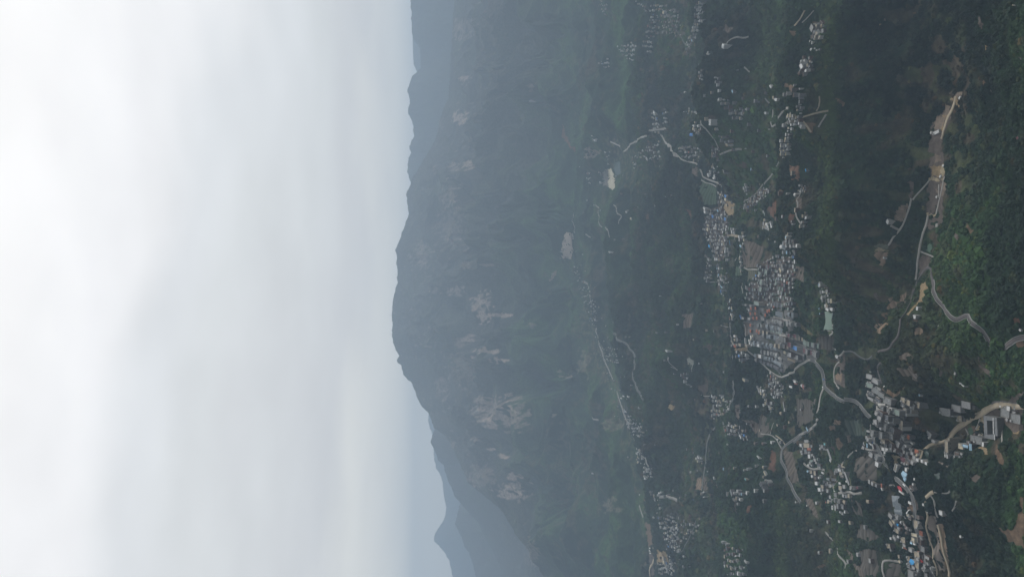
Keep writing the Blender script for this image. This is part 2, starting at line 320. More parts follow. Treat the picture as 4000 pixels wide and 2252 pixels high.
# ---------------------------------------------------------------- fields and bare ground: (tile, outline, colour, stripe)
C_TAN=(.34,.255,.15); C_CREAM=(.42,.35,.23); C_BRN=(.105,.080,.062); C_RED=(.165,.090,.058); C_GB=(.15,.123,.105); C_DB=(.072,.060,.050)
C_GRN=(.04,.07,.038); C_OLV=(.075,.075,.045); C_GRY=(.19,.185,.175); C_PAV=(.30,.28,.25); C_TB=(.19,.132,.088); C_DG=(.030,.045,.031); C_EX=(.25,.20,.155)
FIELDS = [
 ('B',[(1245,170),(1290,155),(1310,250),(1295,320),(1275,260)],C_GB,0),('B',[(1320,425),(1345,430),(1335,495)],C_TAN,0),('B',[(1355,820),(1370,830),(1400,890),(1375,870)],C_GRY,0),('B',[(1300,740),(1325,750),(1315,870),(1305,850)],C_TB,0),
 ('B',[(1640,500),(1692,620),(1670,600),(1645,560)],C_GRY,0),('B',[(345,140),(400,180),(380,190),(350,160)],C_GB,0),('B',[(320,200),(355,290),(335,260)],C_TAN,0),('B',[(740,1090),(800,1100),(785,1120)],C_GB,0),
 ('F',[(1250,650),(1290,760),(1400,870),(1380,900),(1270,800)],C_GB,0),('F',[(1290,440),(1350,500),(1430,600),(1450,610),(1360,560),(1320,500)],C_TB,0),('H',[(1430,200),(1480,260),(1510,400),(1480,410),(1420,300)],C_TB,0),
 ('F',[(870,790),(930,850),(910,900),(880,860)],C_GB,0),('F',[(1600,560),(1692,560),(1692,610),(1640,620)],C_TB,0),('D',[(1030,850),(1080,900),(1060,940),(1040,900)],C_GB,0),('D',[(1150,780),(1210,850),(1200,870),(1160,830)],C_TB,0),
 ('H',[(1180,480),(1290,500),(1240,570),(1190,540)],C_GB,0),('H',[(880,360),(990,400),(970,420),(900,390)],C_GB,1),('H',[(740,1010),(780,1150),(830,1400),(800,1380),(750,1150)],C_OLV,0),
 ('D',[(800,140),(930,110),(945,330),(930,560),(925,780),(790,840),(770,640),(800,350)],C_GB,0),('B',[(830,1120),(1010,1010),(1000,1100),(930,1300),(910,1450),(790,1440)],C_GB,0),
 ('E',[(1620,700),(1692,650),(1692,1000),(1600,950)],C_GB,0),('H',[(780,880),(860,880),(900,1200),(960,1400),(900,1400),(800,1150)],C_GB,1),('H',[(880,950),(930,960),(985,1300),(960,1380),(900,1150)],C_TB,1),
 ('F',[(715,60),(735,20),(790,60),(785,150),(730,190),(690,215),(600,312),(585,305),(650,240),(700,170)],C_TAN,0),
 ('D',[(722,1335),(760,1345),(792,1375),(785,1450),(715,1450)],C_TAN,0),
 ('T3',[(580,470),(700,480),(820,440),(930,410),(1180,345),(1215,380),(1100,415),(960,440),(900,520),(740,600),(720,550),(585,530)],C_CREAM,0),
 ('T3',[(1165,420),(1220,380),(1240,740),(1150,700),(1050,720),(1110,570)],C_CREAM,0),
 ('T3',[(1470,120),(1620,100),(1900,130),(1930,215),(1700,175),(1500,190)],C_CREAM,0),
 ('T3',[(1040,1150),(1100,1110),(1300,1140),(1335,1285),(1260,1285),(1220,1180)],C_TAN,0),
 ('T3',[(1860,560),(1960,550),(1960,680),(2080,700),(2030,800),(1940,780),(1830,650)],C_TAN,0),
 ('T3',[(850,680),(940,640),(990,760),(920,880)],(.10,.17,.11),0),
 ('T3',[(930,620),(1040,600),(1060,700),(1000,760)],C_TB,0),
 ('T3',[(1190,320),(1400,150),(1420,50),(1640,30),(2175,60),(2175,120),(1640,95),(1480,110),(1280,270)],C_GRY,0),
 ('T3',[(1300,300),(1560,200),(1640,280),(1600,400),(1240,370)],C_GB,0),
 ('T3',[(1000,780),(1220,800),(1230,900),(960,900)],C_GB,0),
 ('H',[(1665,680),(1692,690),(1692,1180),(1600,1150),(1540,1120),(1530,1070),(1445,985),(1590,1010),(1640,870)],C_TB,0),
 ('T2',[(740,890),(960,990),(890,1080),(910,1110),(860,1150),(800,1140),(800,1050),(730,1010)],C_CREAM,0),
 ('T2',[(930,830),(1060,880),(1050,940),(930,890)],C_TAN,0),
 ('T2',[(450,350),(830,520),(840,820),(700,760),(450,560)],C_GRY,0),
 ('T2',[(470,60),(850,170),(850,420),(600,380),(450,230)],C_GRY,0),
 ('T2',[(480,600),(700,690),(900,840),(880,880),(640,800),(480,780)],C_GRY,0),
 ('T4',[(750,760),(940,790),(960,1000),(800,1000),(750,900)],C_TB,0),
 ('T4',[(930,560),(990,590),(1070,880),(1090,930),(980,960)],C_GB,0),
 ('T5',[(1060,120),(1120,500),(1260,720),(1390,940),(1340,1000),(1100,760),(1000,200)],C_GB,0),
 ('H',[(110,330),(190,312),(260,325),(302,370),(300,540),(130,545),(90,450)],C_DB,2),
 ('H',[(0,30),(50,30),(60,180),(30,190)],C_BRN,1),('T6',[(980,80),(1070,30),(1080,140),(1010,180)],C_TB,0),
 ('T6',[(1020,200),(1080,160),(1190,220),(1070,340)],C_TB,0),('T6',[(860,130),(900,170),(1020,460),(985,475),(870,250)],C_BRN,0),
 ('H',[(140,960),(190,960),(330,1080),(260,1130),(110,1080)],C_DB,1),('H',[(140,1180),(300,1200),(330,1450),(150,1450)],C_DB,1),
 ('H',[(350,1330),(520,1320),(560,1450),(370,1450)],C_DB,1),('H',[(60,720),(150,760),(170,880),(90,860)],C_DB,1),
 ('H',[(10,1180),(60,1220),(200,1450),(140,1450)],C_BRN,1),
 ('F',[(480,820),(640,780),(650,900),(560,890)],C_BRN,1),('F',[(510,700),(600,660),(650,700),(650,740),(520,740)],C_BRN,1),
 ('F',[(640,850),(680,860),(690,940),(640,920)],C_GB,1),('F',[(390,240),(450,180),(580,95),(585,190),(490,240),(410,260)],C_TB,1),
 ('F',[(410,165),(510,112),(525,125),(430,185)],C_TB,1),('F',[(265,120),(300,95),(310,150),(360,205),(350,220),(290,165)],C_GB,0),
 ('F',[(270,400),(330,390),(420,390),(350,450),(330,500),(290,450)],C_TB,1),('F',[(340,310),(420,280),(430,330),(380,350)],C_TB,0),
 ('F',[(640,440),(750,430),(720,520),(670,510)],C_TB,1),('F',[(635,335),(690,335),(690,378),(640,370)],C_TB,0),
 ('F',[(365,985),(480,1065),(460,1090),(350,1020)],C_TB,0),('F',[(462,1050),(575,985),(520,1060),(460,1085)],C_TB,1),
 ('F',[(1590,335),(1650,340),(1650,395),(1580,390)],C_RED,0),('F',[(1350,490),(1440,600),(1400,600),(1340,540)],C_TB,0),
 ('F',[(0,1290),(150,1290),(230,1450),(0,1450)],C_DG,1),('F',[(665,1040),(705,1030),(700,1060),(672,1070)],C_RED,0),
 ('F',[(1540,1080),(1692,1040),(1692,1140),(1560,1130)],C_GB,0),
 ('F',[(1490,1180),(1692,1200),(1692,1400),(1600,1420),(1480,1300)],C_GB,0),
 ('G',[(1005,255),(1045,290),(1030,470),(970,430)],C_RED,0),('G',[(1110,260),(1200,280),(1260,560),(1200,600),(1130,380)],C_BRN,1),
 ('G',[(1300,710),(1390,720),(1450,910),(1400,880)],C_BRN,1),('G',[(300,490),(340,490),(340,640),(280,620)],C_TB,1),
 ('G',[(360,490),(395,560),(395,640),(355,640)],C_BRN,1),('G',[(880,0),(980,0),(980,100),(870,150)],C_DB,1),
 ('G',[(1600,170),(1640,140),(1680,210),(1620,240)],C_TB,0),('G',[(1535,30),(1600,20),(1605,80),(1560,90)],C_GB,0),
 ('G',[(1400,1380),(1450,1350),(1500,1325),(1535,1370),(1500,1350),(1450,1390)],C_TB,0),
 ('G',[(455,560),(490,560),(490,650),(470,600)],C_TB,0),('G',[(640,730),(665,740),(670,860),(655,830)],C_GB,0),
 ('G',[(770,780),(810,770),(790,860),(765,850)],C_RED,0),
 ('C',[(345,350),(480,450),(480,600),(370,600),(320,450)],C_GRN,1),('C',[(740,930),(930,1000),(870,1200),(740,1200),(720,1050)],C_BRN,1),
 ('C',[(780,1210),(870,1220),(850,1300),(780,1330)],C_OLV,1),('C',[(550,560),(650,580),(640,720),(600,720),(550,640)],C_TAN,0),
 ('C',[(590,930),(650,930),(650,1080),(600,1080)],C_OLV,1),('C',[(600,1100),(650,1100),(650,1190),(600,1190)],C_OLV,1),
 ('C',[(660,1190),(720,1190),(715,1280),(660,1270)],C_GRN,1),('C',[(960,640),(1050,560),(1040,750),(990,700)],C_RED,0),
 ('C',[(1170,230),(1260,240),(1260,380),(1180,370)],C_RED,1),('C',[(1230,520),(1290,540),(1280,650),(1235,640)],C_BRN,1),
 ('C',[(1210,1180),(1310,1180),(1300,1330),(1210,1300)],C_BRN,1),('C',[(240,250),(300,250),(300,340),(250,330)],C_GB,0),
 ('C',[(180,640),(250,650),(240,740)],C_RED,0),('C',[(1170,680),(1220,700),(1200,790),(1160,760)],C_RED,0),
 ('C',[(720,200),(770,210),(760,270),(730,260)],C_BRN,0),('C',[(1080,460),(1115,460),(1110,495),(1075,490)],C_TB,0),
 ('C',[(400,640),(545,620),(590,860),(560,1100),(490,1130),(400,930),(370,800)],C_GB,0),
 ('C',[(740,600),(860,500),(950,440),(960,480),(830,610),(750,670)],C_TB,0),
 ('C',[(900,1160),(1200,1080),(1210,1300),(1170,1450),(850,1450),(880,1280)],C_GB,0),
 ('E',[(800,0),(1180,0),(1190,250),(1000,240),(780,170)],C_GB,0),
 ('E',[(760,230),(1200,270),(1210,460),(1150,480),(1420,600),(1430,740),(1200,760),(1090,880),(900,700),(780,480)],C_GRY,0),
 ('E',[(1220,200),(1250,210),(1310,340),(1280,340)],C_OLV,0),('E',[(1240,370),(1300,410),(1400,505),(1370,510),(1230,400)],(.17,.145,.075),0),
 ('E',[(1300,340),(1370,360),(1360,410)],C_OLV,0),('E',[(1450,520),(1570,500),(1600,640),(1440,640)],C_DB,1),
 ('E',[(1415,590),(1432,515),(1445,520),(1430,600)],C_TB,0),('E',[(1600,870),(1670,860),(1660,940),(1610,920)],C_TB,1),
 ('E',[(1465,455),(1585,460),(1585,472),(1465,470)],C_PAV,0),
 ('E',[(1580,1300),(1640,1290),(1660,1340),(1600,1350)],C_TB,1),('E',[(1550,1350),(1600,1380),(1560,1420)],C_TB,0),
 ('E',[(350,590),(440,590),(430,660),(370,670)],C_BRN,0),('E',[(30,1165),(90,1165),(70,1210),(20,1190)],C_TAN,0),
 ('E',[(280,990),(400,960),(400,1040),(330,1040)],C_BRN,0),('E',[(360,880),(410,940),(390,980)],C_BRN,0),
 ('E',[(160,300),(260,300),(240,430),(170,440)],C_BRN,1),('E',[(655,1160),(700,1160),(700,1290),(665,1280)],C_GB,0),
 ('E',[(720,1300),(800,1350),(850,1440),(900,1380),(850,1300)],C_BRN,1),('E',[(1240,1100),(1420,1100),(1400,1300),(1240,1380)],C_DB,1),
 ('E',[(655,625),(775,615),(778,650),(660,662)],C_TAN,0),('E',[(870,1200),(960,1290),(940,1400),(890,1430)],C_DB,1),
 ('E',[(740,390),(790,390),(775,510),(750,510)],C_GB,0),('E',[(830,560),(900,600),(900,700),(860,760),(800,650)],C_GRN,0),
 ('J',[(1220,868),(1240,865),(1258,930),(1245,990),(1222,960)],(.62,.58,.45),0),('J',[(1197,868),(1218,868),(1220,960),(1195,955)],C_GRY,0),
 ('J',[(1100,760),(1180,770),(1180,800),(1100,820)],C_GB,1),('J',[(995,1205),(1045,1200),(1035,1330),(980,1330)],(.28,.235,.20),1),('J',[(920,1440),(935,1395),(955,1385),(950,1420)],C_EX,0),
 ('J',[(985,630),(1000,700),(1050,770),(1060,780),(1045,790),(985,700)],C_RED,0),
 ('K',[(1350,1180),(1380,1200),(1392,1300),(1365,1300)],C_TB,0),('K',[(1405,1310),(1460,1340),(1470,1385),(1412,1380)],C_TAN,0),
 ('K',[(1465,605),(1500,610),(1480,635)],C_TAN,0),('K',[(1370,1340),(1390,1345),(1390,1450),(1375,1450)],C_GB,0),
 ('B',[(1030,880),(1110,870),(1115,905),(1085,935),(1040,915)],C_EX,0),('B',[(925,1095),(960,1040),(1010,1035),(980,1100),(950,1130),(930,1230),(900,1240)],C_TAN,0),('D',[(845,100),(915,110),(930,225),(912,232),(850,215)],C_GB,0),('D',[(700,1100),(780,1060),(830,1110),(790,1190),(740,1230),(700,1290)],C_GB,0),
 ('B',[(1010,900),(1060,920),(1085,1000),(1060,1030),(1040,960),(985,950)],C_TAN,0),('B',[(950,970),(1000,990),(990,1090),(930,1090),(930,1040)],C_EX,0),
 ('B',[(840,1130),(900,1100),(960,1100),(920,1200),(870,1230),(845,1220)],C_EX,0),('B',[(810,1290),(880,1310),(850,1420),(800,1400)],C_GB,0),
 ('D',[(850,130),(910,140),(905,200),(850,210)],C_EX,0),('D',[(815,240),(910,240),(910,330),(815,340)],C_TAN,0),
 ('D',[(800,350),(860,350),(910,370),(905,395),(850,380),(800,370)],C_CREAM,0),('D',[(912,230),(935,225),(945,300),(920,380),(908,370)],C_CREAM,0),
 ('D',[(785,685),(860,688),(862,700),(830,715),(785,712)],C_CREAM,0),
 ('D',[(820,430),(870,450),(880,500)],C_EX,0),('D',[(790,560),(860,600),(860,690),(790,700)],C_GB,0),
 ('D',[(870,600),(910,600),(910,770),(870,760)],C_GB,0),('D',[(450,700),(520,640),(590,590),(590,680),(540,770),(490,750)],C_EX,0),
 ('D',[(610,380),(655,385),(640,540),(615,540)],C_GB,0),('D',[(910,400),(960,390),(940,520),(900,540)],C_EX,0),
 ('D',[(790,740),(860,740),(850,820),(780,810)],C_GB,0),('D',[(285,980),(410,970),(410,1020),(285,1030)],(.16,.17,.13),0),
 ('D',[(280,1020),(410,1020),(410,1045),(330,1045),(325,1035),(280,1040)],C_CREAM,0),('D',[(275,1047),(400,1047),(400,1090),(355,1200),(290,1100)],C_TB,2),
 ('A',[(1390,215),(1480,200),(1480,300),(1400,330)],C_TB,0),('A',[(1110,790),(1200,800),(1235,890),(1150,840)],C_TB,0),
 ('A',[(1300,1160),(1410,1160),(1390,1255),(1350,1240)],C_TB,0),('A',[(1610,920),(1692,960),(1692,1010),(1640,980)],C_TB,0),
 ('A',[(1160,290),(1230,290),(1225,340),(1180,320)],C_TB,0),('A',[(560,230),(640,260),(600,310),(550,300)],C_BRN,1),
 ('A',[(510,1330),(570,1320),(570,1380),(520,1390)],C_OLV,0),('A',[(570,1350),(625,1345),(625,1385),(570,1385)],C_TAN,0),
 ('A',[(410,1090),(470,1100),(460,1130),(410,1130)],C_BRN,0),
]
def jag(p, k=3.0):
    """roughen an outline a little so that no plot has ruled edges"""
    o = []
    for (a, b), (c, d) in zip(p, p[1:]+p[:1]):
        n = max(1, int(math.hypot(c-a, d-b)/9))
        for i in range(n):
            t = i/n; o.append((a+(c-a)*t+random.uniform(-k, k)*0.5, b+(d-b)*t+random.uniform(-k, k)*0.7))
    return o
Uc = (U[:-1,:-1]+U[1:,1:])/2; Vc = (V[:-1,:-1]+V[1:,1:])/2; Rcell = R[:-1,:-1]
bare = np.zeros((NT-1, NR-1), bool)
plots = []
taken = np.zeros_like(bare)
Xc, Yc = X[:-1,:-1], Y[:-1,:-1]
EAT = perlin(Xc/34, Yc/44, 40)+0.6*perlin(Xc/13, Yc/15, 41); STR = np.sin(Yc/6.5+3*perlin(Xc/120, Yc/160, 42))
for t, pts, c, s in reversed(FIELDS):
    m = inside(jag(PX(t, pts), 9.0 if t in 'JKBD' else 4.0), Uc, Vc) & (Rcell < 8000) & ~taken
    soil = c not in (C_TAN, C_CREAM, C_PAV) and not (sum(c) > 1.2)
    if soil:
        m &= ~(EAT*0.9+(0.12 if c in (C_GRY, C_GB) else 0.0)+(0.22*STR if s else 0)-(0.3 if c == C_EX else 0) > 0.52)
    if m.sum() < 2: continue
    taken |= m; plots.append((m, c, s))
bare |= taken
plots.reverse()

# ---------------------------------------------------------------- ground cover colours (what grows or lies where, plus light painted on the spurs)
n_a = perlin(X/420, Y/420, 11); n_b = perlin(X/130, Y/130, 12); n_c = perlin(X/40, Y/40, 13); n_d = perlin(X/1300, Y/1300, 14)
F1 = np.array([.020,.042,.021]); F2 = np.array([.042,.090,.028]); F3 = np.array([.007,.019,.013]); SC = np.array([.074,.060,.040])
def sm(x, a, b): t = np.clip((x-a)/(b-a), 0, 1); return (t*t*(3-2*t))[..., None]
cov = F1 + (F2-F1)*sm(n_a+0.5*n_b, 0.0, 0.55) + (F3-F1)*sm(-n_a-0.4*n_c, 0.1, 0.6)
cov = cov + (SC-cov)*sm(n_b*0.7+n_c*0.6+0.5*n_d, 0.18, 0.62)*0.7
# brighter woods close to the viewpoint, drier scrub low in the photo's centre
cov = cov*(1-0.12*sm(U, 3700, 3900))
mosaic = np.clip((n_c+0.8*perlin(X/21, Y/46, 71)+0.4*perlin(X/90, Y/90, 72)-0.05)*3, 0, 1)*np.clip(calm*2.2-0.35, 0, 1)*(R < 6500)
tone = (perlin(X/60, Y/60, 73) > 0.05)[..., None]
cov = cov+(np.where(tone, np.array([.115,.090,.062]), np.array([.085,.098,.045]))-cov)*(mosaic*0.75)[..., None]
sc_m = np.exp(-((U-3600)/160)**2-((V-1350)/260)**2)+np.exp(-((U-3200)/100)**2-((V-2150)/120)**2)+0.6*np.exp(-((U-2100)/110)**2-((V-140)/160)**2)
cov = cov + (SC*0.85-cov)*np.clip(sc_m+0.5*n_c*sc_m, 0, 1)[..., None]*0.5
cov = cov + (np.array([.062,.098,.032])-cov)*np.clip(np.exp(-((U-3235)/40)**2)*(V < 1200)+np.exp(-((U-2752)/26)**2)*((V > 2020))+np.exp(-((U-3055)/30)**2)*(V > 1950)
        + 0.7*np.exp(-((U-3000)/50)**2)*(V < 520), 0, 1)[..., None]*0.8  # spur crests lightened: greener growth plus skylight put into the colour
# the high mountain: thinner green, bare rock
mt = sm(R, 6800, 8800)
cov = cov + (np.array([.088,.078,.074])-cov)*mt*0.7
ROCK = np.array([.44,.35,.285])
ROCKS = [('J',470,150,55,45,.35),('J',473,402,20,16,.8),('J',455,605,36,32,.85),('J',385,400,10,8,.5),('J',497,850,28,22,.75),('J',430,862,34,18,.5),('J',420,1045,14,10,.5),
 ('J',400,1010,40,45,.3),('J',260,1310,45,60,.35),('J',400,1170,60,90,.25),('J',460,1240,8,8,.8),('J',600,1365,30,8,.4),('J',485,1360,25,20,.4),('J',320,640,40,40,.22),('J',830,520,12,6,.8),('J',820,460,14,26,.35),
 ('K',420,45,38,20,.55),('K',310,45,18,14,.4),('K',545,110,40,55,.75),('K',560,175,34,26,.95),('K',640,165,45,9,.9),('K',485,280,32,24,.7),('K',440,300,20,30,.4),('K',570,340,45,14,.75),('K',625,385,38,14,.9),
 ('K',495,370,16,8,.7),('K',600,640,90,60,.55),('K',700,660,60,60,.55),('K',600,700,40,30,.7),('K',550,600,40,30,.5),('K',700,570,34,18,.5),('K',515,775,22,14,.5),('K',590,825,26,7,.95),('K',650,855,22,14,.95),
 ('K',700,962,34,18,.75),('K',690,1035,58,26,.9),('K',700,1030,70,45,.5),('K',515,1005,14,8,.7),('K',385,800,24,24,.4),('K',450,440,60,70,.2),('K',540,960,60,50,.3),('K',350,520,30,50,.25),
 ('K',795,215,20,12,.5),('K',900,655,12,14,.6),('K',905,710,12,8,.6),('K',960,465,26,10,.6),('K',930,440,14,8,.5),('K',1190,700,50,30,.3),('K',1050,400,30,60,.25),('K',1180,1100,40,30,.3),('K',790,1330,30,60,.25)]
n_r = perlin((X+0.5*R)/50, R/120, 15) + 0.6*perlin((X+0.5*R)/22, R/60, 16); streak = perlin(X/30, R/200, 17)
front = (R < 11700)
for t, cx, cy, rx, ry, s in ROCKS:
    (px, py), = PX(t, [(cx, cy)]); k = TILES[t][2]
    e = ((U-px)/(rx/k))**2+((V-py)/(ry/k))**2
    m = np.clip((0.9-0.75*e+1.5*n_r+0.9*streak)*1.8, 0, 1)*(e < 2.6)*front
    cov = cov + (ROCK-cov)*(m*s)[..., None]
gen = np.clip((n_r+streak*0.9+0.5*perlin(X/420, R/600, 18)-0.75)*1.6, 0, 1)*front*np.clip((R-8600)/900, 0, 1)
cov = cov + (ROCK*0.8-cov)*(gen*0.6)[..., None]
# bare earth under the plots so that no forest green shows between a plot and its neighbours
cov = np.clip(cov, 0.004, 0.9)

gm = mat('ground_cover', (0,0,0), 0.95, attr='cover', vary=0.45, scale=0.045, spec=0.1)
nt = gm.node_tree; bs = nt.nodes['Principled BSDF']
geo = nt.nodes.new('ShaderNodeNewGeometry')
nz = nt.nodes.new('ShaderNodeTexNoise'); nz.inputs['Scale'].default_value = 0.09; nz.inputs['Detail'].default_value = 5; nz.inputs['Roughness'].default_value = 0.65
nt.links.new(geo.outputs['Position'], nz.inputs[0])
bp = nt.nodes.new('ShaderNodeBump'); bp.inputs['Strength'].default_value = 1.0; bp.inputs['Distance'].default_value = 9.0
nt.links.new(nz.outputs[0], bp.inputs['Height']); nt.links.new(bp.outputs[0], bs.inputs['Normal'])
allq = np.ones((NT-1, NR-1), bool)
co = np.stack([X, Y, H], -1).reshape(-1, 3)
u_, q_ = grid_faces(allq)
me = fast_mesh('terrain', co, q_); setcol(me, 'cover', cov.reshape(-1, 3)); me.materials.append(gm)
me.polygons.foreach_set('use_smooth', np.ones(len(me.polygons), bool))
terrain = bpy.data.objects.new('terrain', me); COL.objects.link(terrain)
tag(terrain, 'wooded mountains and foothills round a deep valley', kind='structure')

def field_mat(c, s):
    m = bpy.data.materials.new('field_soil'); m.use_nodes = True; nt = m.node_tree; b = nt.nodes['Principled BSDF']
    b.inputs['Roughness'].default_value = 0.95; b.inputs['Specular IOR Level'].default_value = 0.1
    g = nt.nodes.new('ShaderNodeNewGeometry')
    n = nt.nodes.new('ShaderNodeTexNoise'); n.inputs['Scale'].default_value = 0.085; n.inputs['Detail'].default_value = 6; n.inputs['Roughness'].default_value = 0.8
    nt.links.new(g.outputs['Position'], n.inputs[0])
    rp = nt.nodes.new('ShaderNodeValToRGB'); e = rp.color_ramp.elements
    e[0].position = 0.34; e[1].position = 0.66
    g1 = tuple(0.4*v+0.6*w for v, w in zip(c, (.03,.048,.03))) if s else tuple(v*0.5 for v in c)
    e[0].color = (*g1, 1); e[1].color = (*[min(1, v*1.18) for v in c], 1)
    nt.links.new(n.outputs[0], rp.inputs[0]); src = rp.outputs[0]
    if s:
        w = nt.nodes.new('ShaderNodeTexWave'); w.bands_direction = 'Y' if s == 1 else 'DIAGONAL'; w.wave_profile = 'SAW'
        w.inputs['Scale'].default_value = 0.023; w.inputs['Distortion'].default_value = 2.2; w.inputs['Detail'].default_value = 2; w.inputs['Detail Scale'].default_value = 0.5
        nt.links.new(g.outputs['Position'], w.inputs[0])
        r2 = nt.nodes.new('ShaderNodeValToRGB'); e = r2.color_ramp.elements
        e[0].position = 0.0; e[0].color = (0.25,0.25,0.25,1); e[1].position = 0.86; e[1].color = (0.0,0.0,0.0,1)
        e3 = r2.color_ramp.elements.new(0.74); e3.color = (.9,.9,.9,1)
        r2.color_ramp.elements[1].position = 0.68
        nt.links.new(w.outputs['Fac'], r2.inputs[0])
        mx = nt.nodes.new('ShaderNodeMix'); mx.data_type = 'RGBA'; nt.links.new(r2.outputs[0], mx.inputs[0]); nt.links.new(src, mx.inputs[6])
        mx.inputs[7].default_value = (*[min(1, v*1.5+0.05) for v in c], 1); src = mx.outputs[2]
    nt.links.new(src, b.inputs['Base Color'])
    return m
fm = {}
for m_, c, s in plots:
    u_, q_ = grid_faces(m_)
    cc = co[u_].copy(); cc[:, 2] += 0.5
    me = fast_mesh('field', cc, q_)
    if (c, s) not in fm: fm[(c, s)] = field_mat(c, s)
    me.materials.append(fm[(c, s)])
    nm = 'bare_ground' if c in (C_TAN, C_CREAM, C_GRY, C_PAV, C_GB) else ('terraced_field' if s else 'field')
    o = bpy.data.objects.new(nm, me); COL.objects.link(o); tag(o, kind='structure')

# ponds
def water_mat(c):
    m = mat('pond_water', c, 0.12, vary=0.12, scale=0.05, spec=0.5); return m
wm = dict(jade=water_mat((.12,.19,.135)), silt=water_mat((.24,.25,.22)), dark=water_mat((.05,.08,.065)))
for p, zp, kind, nm in pond_info:
    v = [onplane(a, b, zp) for a, b in jag(p, 1.0)]
    me = bpy.data.meshes.new(nm); me.from_pydata([tuple(q) for q in v], [], [list(range(len(v)))]); me.materials.append(wm[kind])
    if me.polygons[0].normal.z < 0: me.flip_normals()
    o = bpy.data.objects.new(nm, me); COL.objects.link(o); tag(o, kind='structure')
    m = inside(p, Uc, Vc) & (Rcell < 9000); bare |= m

